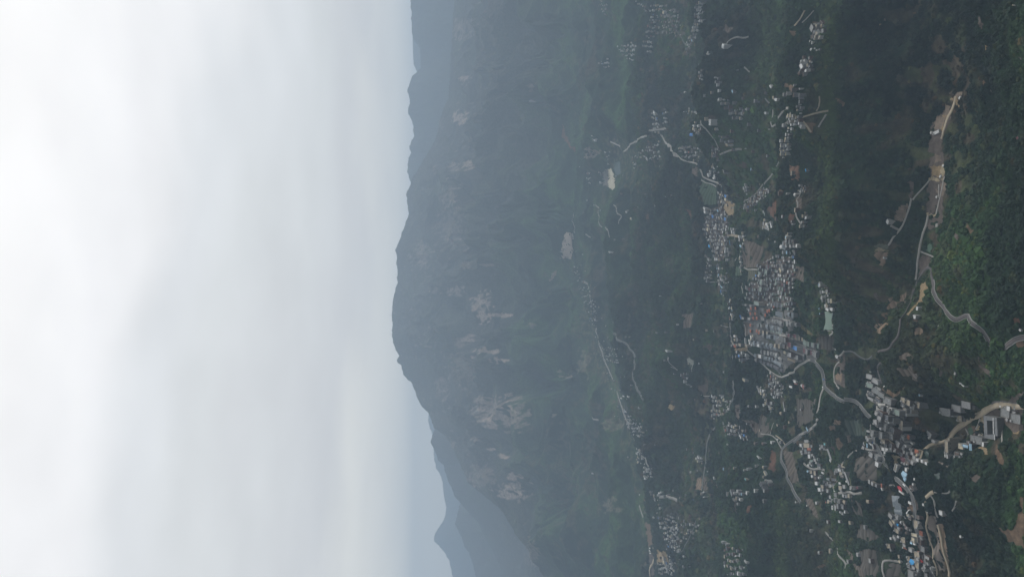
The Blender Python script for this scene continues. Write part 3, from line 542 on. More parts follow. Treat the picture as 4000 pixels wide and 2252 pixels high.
# ---------------------------------------------------------------- roads: (tile, points, width m, colour key)
ROADS = [
 ('D',[(945,335),(925,420),(905,520),(870,640),(865,690)],4,'c'),('D',[(800,370),(740,440),(690,500),(645,555)],4,'c'),
 ('D',[(630,540),(600,640),(575,750),(550,810),(525,855),(470,890),(450,940),(415,985)],5,'c'),('D',[(435,800),(480,825),(525,850)],6,'c'),
 ('D',[(785,700),(765,820),(715,950),(695,1080),(680,1200),(670,1310)],7,'c'),
 ('D',[(645,1450),(665,1360),(740,1240),(790,1190),(815,1230),(830,1320),(850,1450),],8,'a'),
 ('F',[(835,-5),(845,80),(860,160),(940,240),(985,310),(1020,360),(1060,372),(1100,345),(1140,312),(1175,335),(1210,380),(1310,450),(1335,520),(1360,590),(1430,650),(1510,630),(1560,590),(1620,530),(1710,525)],9,'a'),
 ('F',[(680,0),(650,100),(620,200),(580,300),(540,400),(510,480),(480,560),(420,640),(350,750),(300,800),(320,880),(350,960)],6,'a'),
 ('D',[(720,1045),(780,1070),(840,1110)],4,'c'),('B',[(1050,910),(1030,1010),(990,1080),(960,1130),(940,1230),(910,1310)],8,'t'),
 ('D',[(890,410),(895,440),(885,540)],4,'c'),('D',[(870,780),(870,850)],8,'c'),
 ('F',[(0,660),(40,648),(80,655),(130,700),(190,740),(230,730),(260,700)],6,'g'),
 ('E',[(1370,735),(1420,765),(1460,800),(1480,840),(1490,880),(1500,980),(1530,1020),(1570,1060),(1630,1100),(1692,1130)],11,'g'),
 ('F',[(-5,1108),(80,1115),(130,1150),(170,1190),(230,1280),(260,1370),(262,1450)],12,'g'),
 ('H',[(245,40),(270,130),(300,220),(350,320),(420,430),(500,530),(590,620),(635,670),(660,740),(668,820),(655,900),(680,1000),(700,1120),(740,1250),(800,1380),(840,1460)],11,'g'),
 ('E',[(1370,735),(1330,745),(1270,780),(1240,810),(1220,840),(1190,860),(1150,880),(1120,890),(1095,902),(1050,885),(1000,855),(960,815),(920,780),(860,725),(800,670),(770,640)],8,'c'),
 ('E',[(1500,990),(1470,1050),(1455,1110),(1450,1200),(1445,1290),(1410,1350),(1370,1390),(1310,1425),(1260,1450)],8,'c'),
 ('G',[(1430,10),(1380,50),(1340,85),(1270,110),(1220,150),(1180,180),(1130,215),(1095,245),(1095,300),(1115,390),(1150,500),(1175,570),(1200,620),(1240,690),(1280,750)],8,'g'),
 ('G',[(1510,1030),(1550,1080),(1600,1130),(1625,1200),(1640,1260),(1690,1380)],6,'c'),
 ('G',[(1095,245),(1070,190),(1040,150),(980,110),(900,105)],4,'c'),('G',[(1130,210),(1100,160),(1040,120)],4,'t'),
 ('G',[(985,110),(1000,60),(1020,0)],4,'c'),
 ('E',[(600,180),(605,400),(625,560),(640,700),(645,830),(650,960),(645,1060),(620,1130),(560,1230),(500,1310),(430,1430)],8,'g'),
 ('G',[(500,0),(440,80),(400,150),(385,230),(378,320),(365,450),(350,560),(340,640)],8,'g'),('G',[(300,860),(280,950),(240,1050),(200,1130),(165,1210),(100,1300)],7,'g'),
 ('E',[(520,410),(610,435)],5,'c'),('E',[(720,215),(860,220),(1000,245)],5,'g'),('E',[(50,800),(80,822),(115,830)],5,'c'),('E',[(262,770),(252,810),(245,850)],5,'c'),
 ('E',[(190,960),(225,985),(245,1002),(240,930)],6,'c'),('E',[(320,1050),(360,1080),(420,1075)],4,'c'),
 ('E',[(1690,650),(1650,710),(1620,760),(1590,810),(1582,870),(1590,940),(1640,1010)],6,'c'),('E',[(1580,360),(1585,420),(1600,480),(1608,560),(1610,640)],5,'c'),
 ('C',[(0,30),(40,75),(90,115),(130,155),(170,185),(230,200),(290,210),(320,260),(350,330),(390,360),(440,380),(530,415)],9,'c'),
 ('C',[(340,370),(380,400),(430,405),(480,435)],6,'c'),('C',[(530,415),(540,600),(545,900),(550,1130)],6,'c'),
 ('C',[(520,130),(560,110),(600,95),(690,70),(725,80)],9,'c'),('C',[(1075,190),(1055,230),(1040,260),(1015,300),(990,340),(960,370),(930,405)],8,'c'),
 ('C',[(920,410),(850,500),(800,545),(740,580)],6,'c'),
 ('C',[(1280,420),(1268,500),(1258,580),(1240,690),(1240,740),(1290,790)],5,'c'),('C',[(580,890),(640,890),(700,905)],10,'t'),
 ('C',[(390,935),(450,940),(520,930)],5,'c'),('C',[(740,1195),(770,1215),(820,1212),(870,1215)],6,'c'),('C',[(380,1325),(420,1335),(480,1330),(560,1310)],6,'c'),
 ('C',[(655,900),(655,1130)],4,'c'),('C',[(700,1070),(705,1180),(712,1300),(730,1440)],4,'c'),('C',[(925,1150),(1000,1110)],5,'c'),
 ('A',[(0,120),(60,210),(130,330),(190,430)],7,'g'),('A',[(330,1140),(400,1230),(430,1270),(490,1370),(510,1430)],8,'c'),
 ('A',[(575,415),(605,375),(640,350),(690,335),(710,360),(735,375),(785,345)],7,'c'),
 ('A',[(940,930),(960,970),(990,975),(1010,1000),(1012,1100),(995,1170),(1010,1210),(1040,1170),(1070,1110),(1110,1045),(1165,1020)],7,'c'),
 ('A',[(1190,1070),(1150,1110),(1130,1150),(1115,1200)],8,'c'),('A',[(1220,245),(1230,215),(1290,180),(1320,100)],7,'t'),('A',[(1290,215),(1350,170),(1400,100)],4,'c'),
 ('A',[(1290,1108),(1340,1100),(1390,1080),(1430,1050),(1540,1045)],5,'t'),('A',[(1450,1200),(1490,1130),(1530,1080)],6,'c'),('A',[(1300,1150),(1340,1190),(1375,1250)],8,'t'),
 ('A',[(745,635),(765,665),(795,682)],6,'c'),('A',[(840,725),(870,752)],6,'c'),('A',[(1430,1050),(1470,980),(1460,910)],4,'t'),
 ('J',[(1300,780),(1330,755),(1360,730),(1420,700)],9,'c'),('J',[(1430,672),(1520,660)],9,'c'),('J',[(1490,690),(1515,735),(1545,765),(1582,805)],10,'c'),
 ('J',[(1155,1055),(1175,1110),(1190,1170)],8,'c'),('J',[(1205,1172),(1218,1180),(1230,1222)],9,'c'),('J',[(1232,730),(1255,740),(1282,755)],8,'c'),
 ('J',[(1250,1055),(1290,1110),(1275,1150)],7,'c'),('J',[(1045,1095),(1050,1200)],7,'c'),('J',[(1105,1205),(1130,1222)],9,'c'),
 ('K',[(1050,0),(1085,100),(1105,240),(1130,330),(1160,410),(1190,480)],9,'c'),('K',[(1210,540),(1240,640),(1270,710),(1300,780),(1350,860),(1370,910)],9,'c'),
 ('K',[(1320,1100),(1340,1160)],8,'c'),('K',[(1470,370),(1480,400),(1513,435)],7,'c'),('K',[(1420,1060),(1460,1055),(1513,1075)],8,'c'),
 ('K',[(1190,200),(1250,300),(1300,400),(1300,500),(1350,590)],6,'g'),('K',[(1390,1310),(1375,1400),(1375,1450)],10,'t'),('K',[(1090,670),(1120,680)],7,'c'),
 ('F',[(1710,1172),(1620,1175),(1560,1165),(1480,1155),(1420,1170),(1360,1200),(1310,1240),(1200,1280),(1100,1350),(1040,1390),(1000,1440),(990,1470)],11,'t'),
 ('H',[(1150,5),(1100,35),(1050,62),(1000,90),(990,130),(980,170),(950,190),(900,200),(850,195),(800,195),(770,215),(750,240),(730,280),(710,340)],8,'t'),
 ('H',[(765,705),(775,685),(800,662),(840,650)],8,'t'),('H',[(805,680),(830,678),(843,720),(855,790),(875,890)],4,'c'),('H',[(845,655),(920,662),(985,672),(992,640)],3,'c'),
 ('H',[(1105,735),(1080,712),(1060,720),(1040,760),(1015,830)],3,'c'),('H',[(380,1460),(358,1380),(345,1310),(345,1295),(400,1295),(440,1302),(470,1295),(520,1315)],6,'c'),
 ('H',[(420,588),(500,592)],4,'c'),('H',[(30,330),(55,290),(85,268),(120,262)],5,'c'),('H',[(765,740),(785,860),(765,990),(800,1130),(850,1300),(870,1450)],4,'t'),
 ('H',[(880,960),(905,1060),(930,1200),(970,1320),(985,1450)],6,'t'),
 ('T6',[(245,655),(280,700),(330,730),(380,770),(440,800),(520,795),(620,770),(680,790),(740,820)],8,'c'),
 ('T6',[(1060,1360),(1140,1350),(1230,1320),(1330,1330),(1400,1360),(1470,1390),(1540,1400),(1590,1380),(1620,1350)],8,'c'),
 ('T6',[(1155,650),(1180,615),(1260,600)],5,'c'),('T6',[(1110,840),(1130,790),(1160,740)],5,'c'),('T6',[(1265,860),(1340,1040),(1440,1290)],5,'o'),
 ('T6',[(0,160),(100,70),(190,0)],12,'g'),
 ('T1',[(130,640),(250,690),(350,740),(380,800),(480,860)],7,'c'),('T1',[(370,960),(430,1080),(500,1180),(720,1290),(1000,1420)],9,'c'),
 ('T1',[(530,930),(680,1030)],8,'w'),('T1',[(1020,1400),(1100,1385),(1190,1400)],9,'c'),('T1',[(110,700),(110,810),(200,880),(350,950)],6,'c'),
 ('T2',[(470,95),(530,150),(740,240)],10,'t'),('T2',[(470,500),(520,505),(600,570),(720,690),(1000,850),(1150,930)],10,'t'),('T2',[(590,360),(700,440),(830,510)],9,'c'),
 ('T2',[(737,290),(737,420)],5,'c'),('T2',[(40,780),(180,810),(280,830),(430,845)],6,'c'),('T2',[(290,400),(330,540),(360,650)],6,'c'),
 ('T7',[(680,430),(850,465),(1000,500),(1160,545)],10,'c'),('T7',[(570,755),(770,800),(970,855)],9,'c'),('T7',[(1050,1145),(1150,1190),(1250,1235),(1350,1265)],9,'c'),
 ('T7',[(1140,990),(1300,1060),(1450,1130),(1610,1190)],9,'c'),('T7',[(40,590),(60,740),(70,860)],6,'c'),('T7',[(1000,1330),(1100,1370),(1160,1400)],11,'t'),
 ('T7',[(490,895),(600,950),(720,1000)],5,'o'),('T7',[(20,540),(200,525),(420,560)],5,'g'),('T7',[(770,1290),(870,1350)],6,'c'),
 ('T3',[(1640,420),(1640,700),(1660,1060)],4,'c'),('T3',[(800,680),(870,880)],3,'c'),('T3',[(1140,440),(1090,560),(1045,700)],4,'c'),
]
ROADCOL = dict(a=(.125,.112,.11), g=(.15,.152,.15), c=(.36,.345,.32), t=(.42,.355,.26), w=(.46,.45,.42), o=(.12,.13,.075))
RM = {k: mat('road_surface_'+k, v, 0.9, vary=0.16, scale=0.08) for k, v in ROADCOL.items()}
KERB = mat('pale_kerb', (.34,.335,.32), 0.9)
road_pts = []
def smooth_line(g, step=7.0):
    g = np.array(g); d = np.concatenate([[0], np.cumsum(np.hypot(*(g[1:, :2]-g[:-1, :2]).T))])
    n = max(3, int(d[-1]/step)); t = np.linspace(0, d[-1], n)
    p = np.stack([np.interp(t, d, g[:, 0]), np.interp(t, d, g[:, 1])], 1)
    for _ in range(3):
        q = p.copy(); q[1:-1] = (p[:-2]+2*p[1:-1]+p[2:])/4; p = q
    return p
def ribbon(p, off, w, lift, name, m, skirt=2.0):
    t = np.gradient(p, axis=0); t /= np.linalg.norm(t, axis=1)[:, None]+1e-9
    nrm = np.stack([-t[:, 1], t[:, 0]], 1)
    wv = (w*(1+0.22*perlin(p[:,0]/19, p[:,1]/19, 60)+0.12*perlin(p[:,0]/7, p[:,1]/7, 61)))[:, None] if w > 2 else w
    a = p+nrm*(off-wv/2); b = p+nrm*(off+wv/2)
    h = np.maximum(hgt(p[:,0], p[:,1]), np.maximum(hgt(a[:,0], a[:,1]), hgt(b[:,0], b[:,1]))-1.0)+lift
    vs = [np.column_stack([a, h-skirt]), np.column_stack([a, h]), np.column_stack([b, h]), np.column_stack([b, h-skirt])]
    n = len(p); v = np.concatenate(vs); i = np.arange(n-1)
    q = np.concatenate([np.stack([i+k*n, i+1+k*n, i+1+(k+1)*n, i+(k+1)*n], 1) for k in range(3)])
    me = fast_mesh(name, v, q); me.materials.append(m)
    return me
for t, pts, w, k in ROADS:
    g = [gp(*p)[:2] for p in PX(t, pts)]
    p = smooth_line(g)
    w = w*(1.35 if t == 'J' else 1.9 if t == 'K' else 0.95 if k == 't' and w >= 9 else 0.78 if k == 'a' else (0.72 if w > 9 else 0.82))
    me = ribbon(p, 0, w, 0.9, 'road', RM[k])
    o = bpy.data.objects.new('road' if w > 6 else 'path', me); COL.objects.link(o); tag(o, kind='structure')
    if k in 'ag' and w > 6.5:
        for sgn in (-1, 1):
            ke = bpy.data.objects.new('kerb', ribbon(p, sgn*(w/2+0.45), 0.7, 1.4, 'kerb', KERB)); COL.objects.link(ke); tag(ke, kind='structure')
    road_pts.append((p, w))

# ---------------------------------------------------------------- houses: roof axis in tile pixels (x1, y1, x2, y2), width m, colour, storeys, kind
PAL = dict(grey=((.25,.255,.25),'grey'), lgrey=((.40,.40,.39),'pale grey'), white=((.72,.72,.70),'white'), tan=((.40,.345,.26),'tan'),
    cream=((.60,.53,.38),'cream'), brown=((.16,.125,.105),'brown'), dgrey=((.13,.135,.145),'dark grey'), orange=((.42,.155,.095),'orange'),
    red=((.36,.09,.07),'red'), maroon=((.17,.075,.085),'maroon'), blue=((.10,.26,.58),'blue'), sky=((.40,.60,.74),'light blue'),
    bright=((.07,.36,.72),'bright blue'), teal=((.22,.50,.52),'teal'), green=((.22,.50,.24),'green'), sage=((.27,.33,.29),'sage green'), slate=((.235,.265,.285),'slate grey'))
HOUSES = []      # dicts: c (ground x, y), ang, L, W, st, col, kind, place
def add_axis(t, x1, y1, x2, y2, w, col='grey', st=2, kind='flat', place='', n=1):
    (a, b), (c, d) = PX(t, [(x1, y1), (x2, y2)])
    h = st*3.1
    m = gp((a+c)/2, (b+d)/2, h)
    P, Q = onplane(a, b, m[2]+h), onplane(c, d, m[2]+h)
    v = (Q-P)[:2]; Lg = float(np.hypot(*v)); ang = math.atan2(v[1], v[0])
    if Lg < 4: Lg = 5.0
    cap = {'J': 30, 'K': 30, 'A': 20, 'C': 22, 'G': 22, 'E': 22}.get(t, 999)
    if n == 1 and kind != 'gable': Lg = min(Lg, cap)
    elif n == 1: Lg = min(Lg, cap*2)
    for i in range(n):
        f = (i+0.5)/n-0.5
        cx, cy = m[0]+v[0]*f, m[1]+v[1]*f
        cc = col if n == 1 else random.choice([col, col, col, 'grey' if col != 'grey' else 'lgrey', col])
        s = st if n == 1 else max(1, st+random.choice([-1, 0, 0, 1]))
        HOUSES.append(dict(x=cx, y=cy, ang=ang+(random.uniform(-.05,.05) if n > 1 else 0), L=Lg/n*(1 if n == 1 else random.uniform(.86,.98)),
                           W=w*(1 if n == 1 else random.uniform(.85,1.1)), st=s, col=cc, kind=kind, place=place, t=t))
def many(t, place, rows):
    for q in rows: add_axis(t, *q[:5], **dict(zip(('col','st','kind','n'), q[5:])), place=place)
HS='the stepped hillside village'; MR='the village by the main road'; CB='the big courtyard building'; TV='the tiled hall'; LV='the lower village'; WV='the pond-side village'
many('T1', HS, [(90,190,275,245,13,'lgrey'),(250,290,450,400,13,'lgrey'),(90,440,300,500,13,'sage'),(250,560,470,690,13,'grey'),(440,690,620,800,13,'grey'),
 (590,850,830,960,14,'grey'),(150,680,330,740,9,'dgrey'),(130,800,310,890,7,'lgrey'),(350,860,510,930,9,'dgrey'),(540,1090,740,1180,9,'grey',2,'flat',2),
 (740,1190,930,1290,9,'lgrey',2,'flat',2),(970,1195,1150,1260,12,'sage'),(1080,860,1200,900,11,'tan'),(1200,910,1345,985,12,'tan',3),(1350,1000,1490,1090,12,'grey'),
 (1495,975,1625,1045,13,'tan',3),(1085,1000,1190,1060,7,'dgrey'),(1180,1130,1290,1210,12,'tan'),(1310,1190,1410,1215,9,'lgrey'),(1200,1270,1350,1300,6,'lgrey'),
 (1365,1060,1400,1130,6,'white',1),(1450,1060,1520,1120,8,'lgrey'),(340,1225,430,1290,9,'lgrey'),(450,1225,600,1320,11,'dgrey'),(600,1330,800,1420,12,'dgrey'),
 (140,370,260,400,6,'lgrey',1),(200,60,215,100,4,'white',1),(370,520,520,600,7,'lgrey',1),(690,1060,720,1090,6,'white',1),(780,1110,870,1150,6,'white',1),
 (590,490,625,510,5,'white',1),(1600,720,1625,760,5,'white',1)])
many('T2', MR, [(310,165,400,172,12,'lgrey'),(500,60,730,150,13,'grey',2,'flat',2),(455,190,600,265,14,'dgrey',2,'flat',2),(605,270,735,370,14,'grey',2,'flat',2),
 (750,320,850,390,11,'dgrey'),(455,410,820,560,13,'grey',2,'flat',4),(470,290,515,325,7,'white',1),(965,180,1050,225,14,'tan'),(970,275,1060,330,9,'tan'),
 (565,110,645,140,5,'white',1),(655,150,735,180,5,'white',1),(500,620,600,640,8,'tan'),(600,680,740,745,11,'dgrey',2,'flat',2),(490,790,660,830,9,'white',2,'flat',2),
 (550,870,630,890,6,'white',1),(560,930,620,950,6,'white',1),(885,640,960,725,14,'lgrey'),(975,740,1050,790,9,'lgrey'),(1065,690,1150,745,6,'white',1),
 (1110,590,1240,690,5,'white',1,'flat',2),(990,480,1060,520,8,'lgrey'),(1095,485,1180,535,9,'orange',2,'hip'),(1035,560,1060,600,6,'white',1),(1060,850,1150,920,7,'lgrey',2,'flat',2),
 (1170,800,1230,840,7,'lgrey'),(1285,850,1375,890,9,'orange',2,'hip'),(1315,920,1345,970,7,'cream'),(1380,870,1400,920,5,'white',1),(1180,880,1260,920,7,'lgrey'),
 (1230,980,1310,1020,8,'lgrey'),(1330,1040,1400,1080,6,'white',1),(1440,1075,1610,1150,6,'white',1,'flat',3),(750,800,850,870,8,'lgrey',2,'flat',2),
 (945,1010,1060,1090,11,'maroon',2,'hip'),(1065,960,1150,1030,10,'dgrey'),(1120,1050,1200,1120,8,'dgrey'),(1195,1080,1255,1150,9,'lgrey'),(980,1100,1060,1150,7,'lgrey'),
 (1065,1110,1150,1160,8,'brown'),(1065,1270,1120,1300,8,'white',1),(1595,420,1700,520,13,'grey'),(1605,510,1630,540,6,'white',1),(1710,590,1790,630,7,'lgrey',1),
 (205,900,295,965,13,'lgrey'),(325,960,430,1030,13,'grey'),(350,1130,435,1185,13,'white'),(80,520,260,600,9,'lgrey',2,'flat',3),(68,650,110,700,8,'lgrey'),
 (166,670,170,765,5,'sky',1,'gable'),(285,680,315,800,7,'lgrey'),(45,740,100,790,8,'lgrey'),(165,370,250,395,6,'lgrey',1),(200,650,270,710,4,'white',1),
 (880,1160,840,1320,9,'cream',1,'pool'),(320,660,350,690,6,'sage',1),(660,760,760,830,8,'sage'),(760,760,880,850,8,'grey'),(900,880,1000,950,7,'dgrey')])
many('T3', CB, [(255,250,520,300,13,'grey',3),(300,320,480,360,8,'lgrey',2),(465,180,690,235,14,'lgrey',3),(700,100,930,150,14,'lgrey',3),(590,440,710,450,12,'tan'),
 (1620,285,1840,340,16,'grey',3),(1855,420,2100,475,16,'grey',3),(1685,200,1740,240,10,'lgrey'),(930,905,1060,930,13,'grey'),(1065,930,1270,990,14,'grey'),
 (1180,1040,1240,1060,9,'white'),(455,960,462,1290,11,'tan'),(368,1065,410,1085,6,'teal',1),(640,1080,770,1115,11,'cream'),(775,1085,900,1115,5,'sky',1,'gable'),
 (912,1110,970,1122,12,'sky',2,'gable'),(555,940,610,945,5,'white',1),(300,1220,400,1255,8,'lgrey'),(340,1280,346,1360,4,'white',1),(398,1290,405,1390,4,'white',1),
 (540,1260,660,1300,7,'brown'),(545,1310,560,1450,5,'lgrey'),(645,1330,655,1410,4,'lgrey'),(700,1265,770,1300,5,'lgrey',1),(30,960,120,1000,6,'lgrey',1),
 (1645,500,1645,600,6,'lgrey',1),(985,790,1010,850,8,'brown'),(1120,800,1200,860,9,'tan'),(1000,950,1120,990,8,'lgrey'),(830,1010,930,1030,8,'brown'),
 (1740,440,1790,500,6,'lgrey',1),(1880,460,1950,500,7,'white',1),(1670,150,1700,165,5,'white',1)])
many('T4', TV, [(775,720,870,765,6,'white',1),(215,1050,320,1170,11,'lgrey'),(415,1100,500,1175,11,'lgrey'),(240,1260,335,1390,10,'tan'),(305,1250,400,1330,11,'cream'),
 (435,1320,515,1385,6,'bright',1,'gable'),(345,1350,410,1400,7,'maroon',1),(685,1100,750,1230,8,'grey'),(785,1130,865,1190,9,'brown'),(530,1290,640,1370,7,'lgrey',2,'flat',2),
 (680,1320,730,1380,8,'brown'),(985,1330,1110,1370,17,'tan',1),(1015,1140,1100,1165,7,'brown'),(1680,1005,1790,1040,9,'white',1),(1700,1060,1780,1105,5,'lgrey',1),
 (1185,790,1215,800,5,'white',1),(340,1200,460,1250,6,'grey',1),(510,390,670,500,5,'white',1),(740,1085,960,1130,4,'cream',1),(5,250,40,260,10,'orange',2,'hip'),
 (30,290,50,390,5,'white',1),(650,50,700,120,5,'sky',1,'gable'),(900,210,930,230,5,'white',1),(930,65,970,85,5,'white',1),(870,290,920,400,8,'brown'),(800,280,850,330,7,'brown'),
 (540,1050,590,1090,7,'lgrey'),(700,1280,760,1300,5,'brown',1),(1070,1280,1100,1320,5,'lgrey',1),(1320,960,1370,1020,6,'lgrey',1),(545,1270,580,1310,6,'white')])
many('T5', LV, [(385,110,515,200,10,'tan'),(340,290,430,430,8,'lgrey'),(462,310,520,340,6,'white',1),(265,360,320,385,6,'white',1),(572,420,700,450,11,'tan'),
 (590,360,770,375,5,'cream',1),(862,250,1040,295,7,'cream'),(1035,300,1040,480,6,'tan'),(872,395,970,445,11,'cream',3),(830,490,900,510,5,'sky',1),(915,515,990,535,5,'white',1),
 (1095,205,1190,245,9,'orange',2,'hip'),(1120,285,1190,292,4,'white',1),(1110,365,1200,380,6,'lgrey'),(182,575,290,590,11,'tan'),(280,660,322,730,7,'lgrey',1),
 (508,830,520,940,8,'tan'),(515,990,570,1060,6,'cream',1),(620,545,710,590,7,'lgrey'),(645,600,740,650,7,'orange',1,'hip'),(618,600,625,660,3,'white',1),(790,670,900,725,8,'lgrey'),
 (950,830,1110,860,15,'tan'),(1130,640,1250,710,11,'grey'),(985,930,1100,1030,7,'lgrey'),(745,930,830,965,11,'tan'),(845,1020,960,1100,12,'bright',2,'gable'),
 (975,1090,1090,1160,15,'tan'),(755,1115,840,1160,10,'grey'),(765,1060,820,1080,6,'grey'),(880,1150,970,1240,6,'lgrey'),(1010,1270,1070,1290,6,'white',1),
 (1180,1200,1250,1290,8,'lgrey'),(1250,880,1380,950,6,'lgrey'),(770,1350,940,1430,16,'grey'),(1380,1190,1440,1225,6,'lgrey'),(1450,1290,1480,1370,3,'white',1),
 (1305,1040,1350,1140,4,'lgrey',1),(1160,570,1195,590,5,'teal',1),(1045,765,1100,785,6,'orange',1,'hip'),(1240,1400,1330,1430,9,'grey'),(1210,1140,1290,1180,8,'lgrey'),
 (1090,490,1150,520,8,'brown'),(1080,400,1150,430,7,'brown'),(720,770,760,800,4,'lgrey',1),(800,1240,860,1300,7,'brown'),(960,1330,1040,1400,8,'brown'),(790,90,830,150,5,'white',1),
 (700,180,730,240,6,'brown'),(460,60,560,130,8,'lgrey'),(690,40,780,110,7,'maroon'),(1060,1200,1110,1290,5,'lgrey',1),(1420,1200,1470,1250,8,'grey')])
many('T6', WV, [(135,225,195,235,11,'white'),(230,230,380,232,16,'tan'),(250,130,360,132,9,'lgrey'),(320,322,410,325,9,'orange',2,'hip'),(245,350,310,352,9,'slate'),
 (155,378,210,382,9,'lgrey'),(205,300,225,310,10,'lgrey'),(260,408,400,402,8,'lgrey',2,'flat',2),(335,488,395,492,13,'white'),(405,460,465,462,8,'lgrey'),(170,430,215,432,7,'lgrey'),
 (460,500,490,502,7,'lgrey'),(470,570,530,574,10,'lgrey'),(380,600,460,592,7,'sage'),(545,550,575,562,9,'sage'),(510,640,550,642,7,'lgrey'),(360,640,405,662,8,'lgrey'),
 (560,690,640,702,9,'dgrey'),(570,755,640,762,7,'lgrey'),(330,690,365,702,7,'white',1),(400,690,440,712,6,'lgrey'),(803,310,900,590,9,'lgrey',1,'gable'),(848,560,880,620,7,'white',1),
 (712,203,755,205,8,'teal',1),(620,250,700,262,11,'grey'),(600,310,720,315,8,'lgrey',2,'flat',2),(755,330,770,332,5,'white',1),(1120,700,1212,704,13,'tan'),(970,820,1040,832,12,'grey'),
 (950,888,1000,892,9,'grey'),(1080,888,1160,905,11,'tan'),(1110,960,1190,965,7,'brown'),(1212,850,1325,1170,7,'lgrey',1,'gable'),(310,850,350,832,7,'sky'),(380,850,440,862,11,'tan'),
 (470,878,525,892,15,'tan'),(410,958,450,962,9,'white'),(572,990,600,1000,7,'white',1),(610,960,650,972,11,'grey'),(480,1000,540,1005,8,'brown'),(650,860,710,900,5,'white',1),
 (500,1120,570,1130,11,'white'),(570,1268,640,1276,12,'white'),(640,1195,710,1210,11,'tan'),(660,1280,710,1284,6,'lgrey'),(770,1298,830,1310,11,'lgrey'),(820,1178,905,1192,10,'lgrey'),
 (920,1208,978,1212,12,'tan'),(982,1213,1036,1220,12,'green',1),(1060,1228,1145,1238,12,'tan'),(1155,1198,1225,1210,10,'lgrey'),(1320,1230,1380,1240,10,'lgrey'),(950,1290,1000,1295,8,'white',1),
 (640,1345,660,1385,4,'white',1),(950,1388,1020,1400,11,'grey'),(1140,1408,1190,1420,10,'lgrey'),(1200,1418,1260,1425,10,'lgrey'),(1270,1415,1325,1428,10,'tan'),(1060,1118,1110,1130,6,'white',1),
 (695,1090,740,1110,9,'dgrey'),(780,1108,820,1120,8,'grey'),(850,1098,870,1106,8,'grey'),(1760,1080,1808,1090,10,'lgrey'),(1510,1220,1570,1230,7,'maroon',1),(1230,1060,1250,1100,6,'white',1),
 (770,1010,850,1040,6,'slate'),(890,1030,1020,1050,7,'dgrey'),(1000,1080,1060,1090,6,'brown'),(1090,1290,1150,1300,7,'lgrey'),(740,1150,800,1160,9,'dgrey'),(930,1150,1000,1160,7,'dgrey')])
ES='the valley estate'
many('T7', ES, [(690,350,980,400,16,'slate',2,'gable',7),(1000,370,1100,400,15,'slate',2,'gable',2),(650,520,970,585,15,'grey',2,'gable',7),(980,570,1130,600,15,'grey',2,'gable',3),
 (570,640,980,735,16,'slate',2,'gable',9),(600,730,980,815,8,'sage',2,'flat',8),(520,830,780,905,15,'slate',2,'gable',6),(790,890,960,935,15,'grey',2,'gable',4),
 (770,1050,950,1090,14,'tan',2,'flat',4),(1020,820,1150,850,13,'maroon',2,'flat',2),(1150,870,1300,925,13,'tan',2,'flat',4),(1250,965,1560,1065,15,'sage',2,'gable',8),
 (1025,1020,1110,1050,17,'maroon',2,'flat',1),(1130,1060,1280,1130,14,'blue',2,'flat',1),(1295,1130,1610,1260,15,'maroon',2,'flat',6),(340,980,560,1060,15,'slate',2,'gable',5),
 (470,1060,780,1130,14,'slate',2,'gable',7),(470,1180,720,1270,14,'grey',2,'gable',6),(460,1300,700,1380,14,'slate',2,'gable',6),(700,1290,890,1370,13,'grey',2,'gable',4),
 (335,1035,415,1050,13,'white'),(335,1275,435,1290,14,'white'),(1010,1240,1110,1260,15,'lgrey'),(1145,1300,1245,1320,15,'lgrey'),(370,610,560,640,14,'grey',2,'flat',4),
 (380,740,520,790,13,'tan',2,'flat',3),(1060,600,1100,608,5,'white',1),(300,120,420,150,14,'sage'),(690,140,870,200,16,'dgrey',2,'flat',3),(160,960,200,1060,8,'white'),
 (55,880,70,1020,6,'white',1),(170,850,200,900,7,'white'),(90,160,200,200,9,'grey',2,'flat',2),(120,260,145,300,8,'lgrey'),(25,450,155,480,9,'lgrey',2,'flat',2),(390,260,480,270,11,'grey',2,'flat',2),
 (910,1190,960,1215,9,'cream'),(420,480,480,490,10,'grey'),(520,510,560,600,9,'grey'),(360,580,400,600,9,'sage')])
many('E', ES, [(900,585,1090,640,14,'slate',2,'gable',7),(900,690,1100,790,14,'slate',2,'gable',8),(890,730,1090,840,13,'dgrey',2,'gable',8),(650,540,690,545,12,'lgrey'),
 (700,590,760,605,10,'tan',2,'flat',2),(620,550,640,600,8,'tan'),(1460,300,1460,301,5,'sky',1)])
for x, y in [(805,250),(850,250),(800,300),(845,300),(860,345),(825,345),(960,278),(978,272),(940,315),(1020,230),(800,410),(800,465),(860,465),(880,480),(650,605)]:
    add_axis('E', x-7, y-2, x+7, y+2, 11, 'orange', 2, 'hip', ES)
for x, y, c in [(270,1270,'blue')]: add_axis('A', x-18, y, x+22, y+4, 14, c, 1, 'gable', 'the far valley road')
many('A', 'the far valley road', [(540,430,560,445,16,'white',2,'hip'),(430,1135,455,1140,10,'white',1),(430,1152,455,1157,10,'white',1),(430,1170,455,1175,10,'white',1),(635,850,645,875,9,'sky',1),
 (945,1066,960,1070,9,'white',1),(180,870,190,880,10,'white',1),(1030,935,1055,945,8,'white',1),(985,810,1000,825,8,'white',1),(1270,1180,1285,1200,11,'white'),(1385,245,1408,285,16,'lgrey'),
 (1410,240,1450,262,15,'tan'),(1400,310,1450,350,15,'tan'),(1455,210,1480,240,13,'brown'),(1385,262,1400,285,6,'bright',1),(1285,600,1305,650,14,'white'),(575,1350,620,1380,6,'cream',1)])
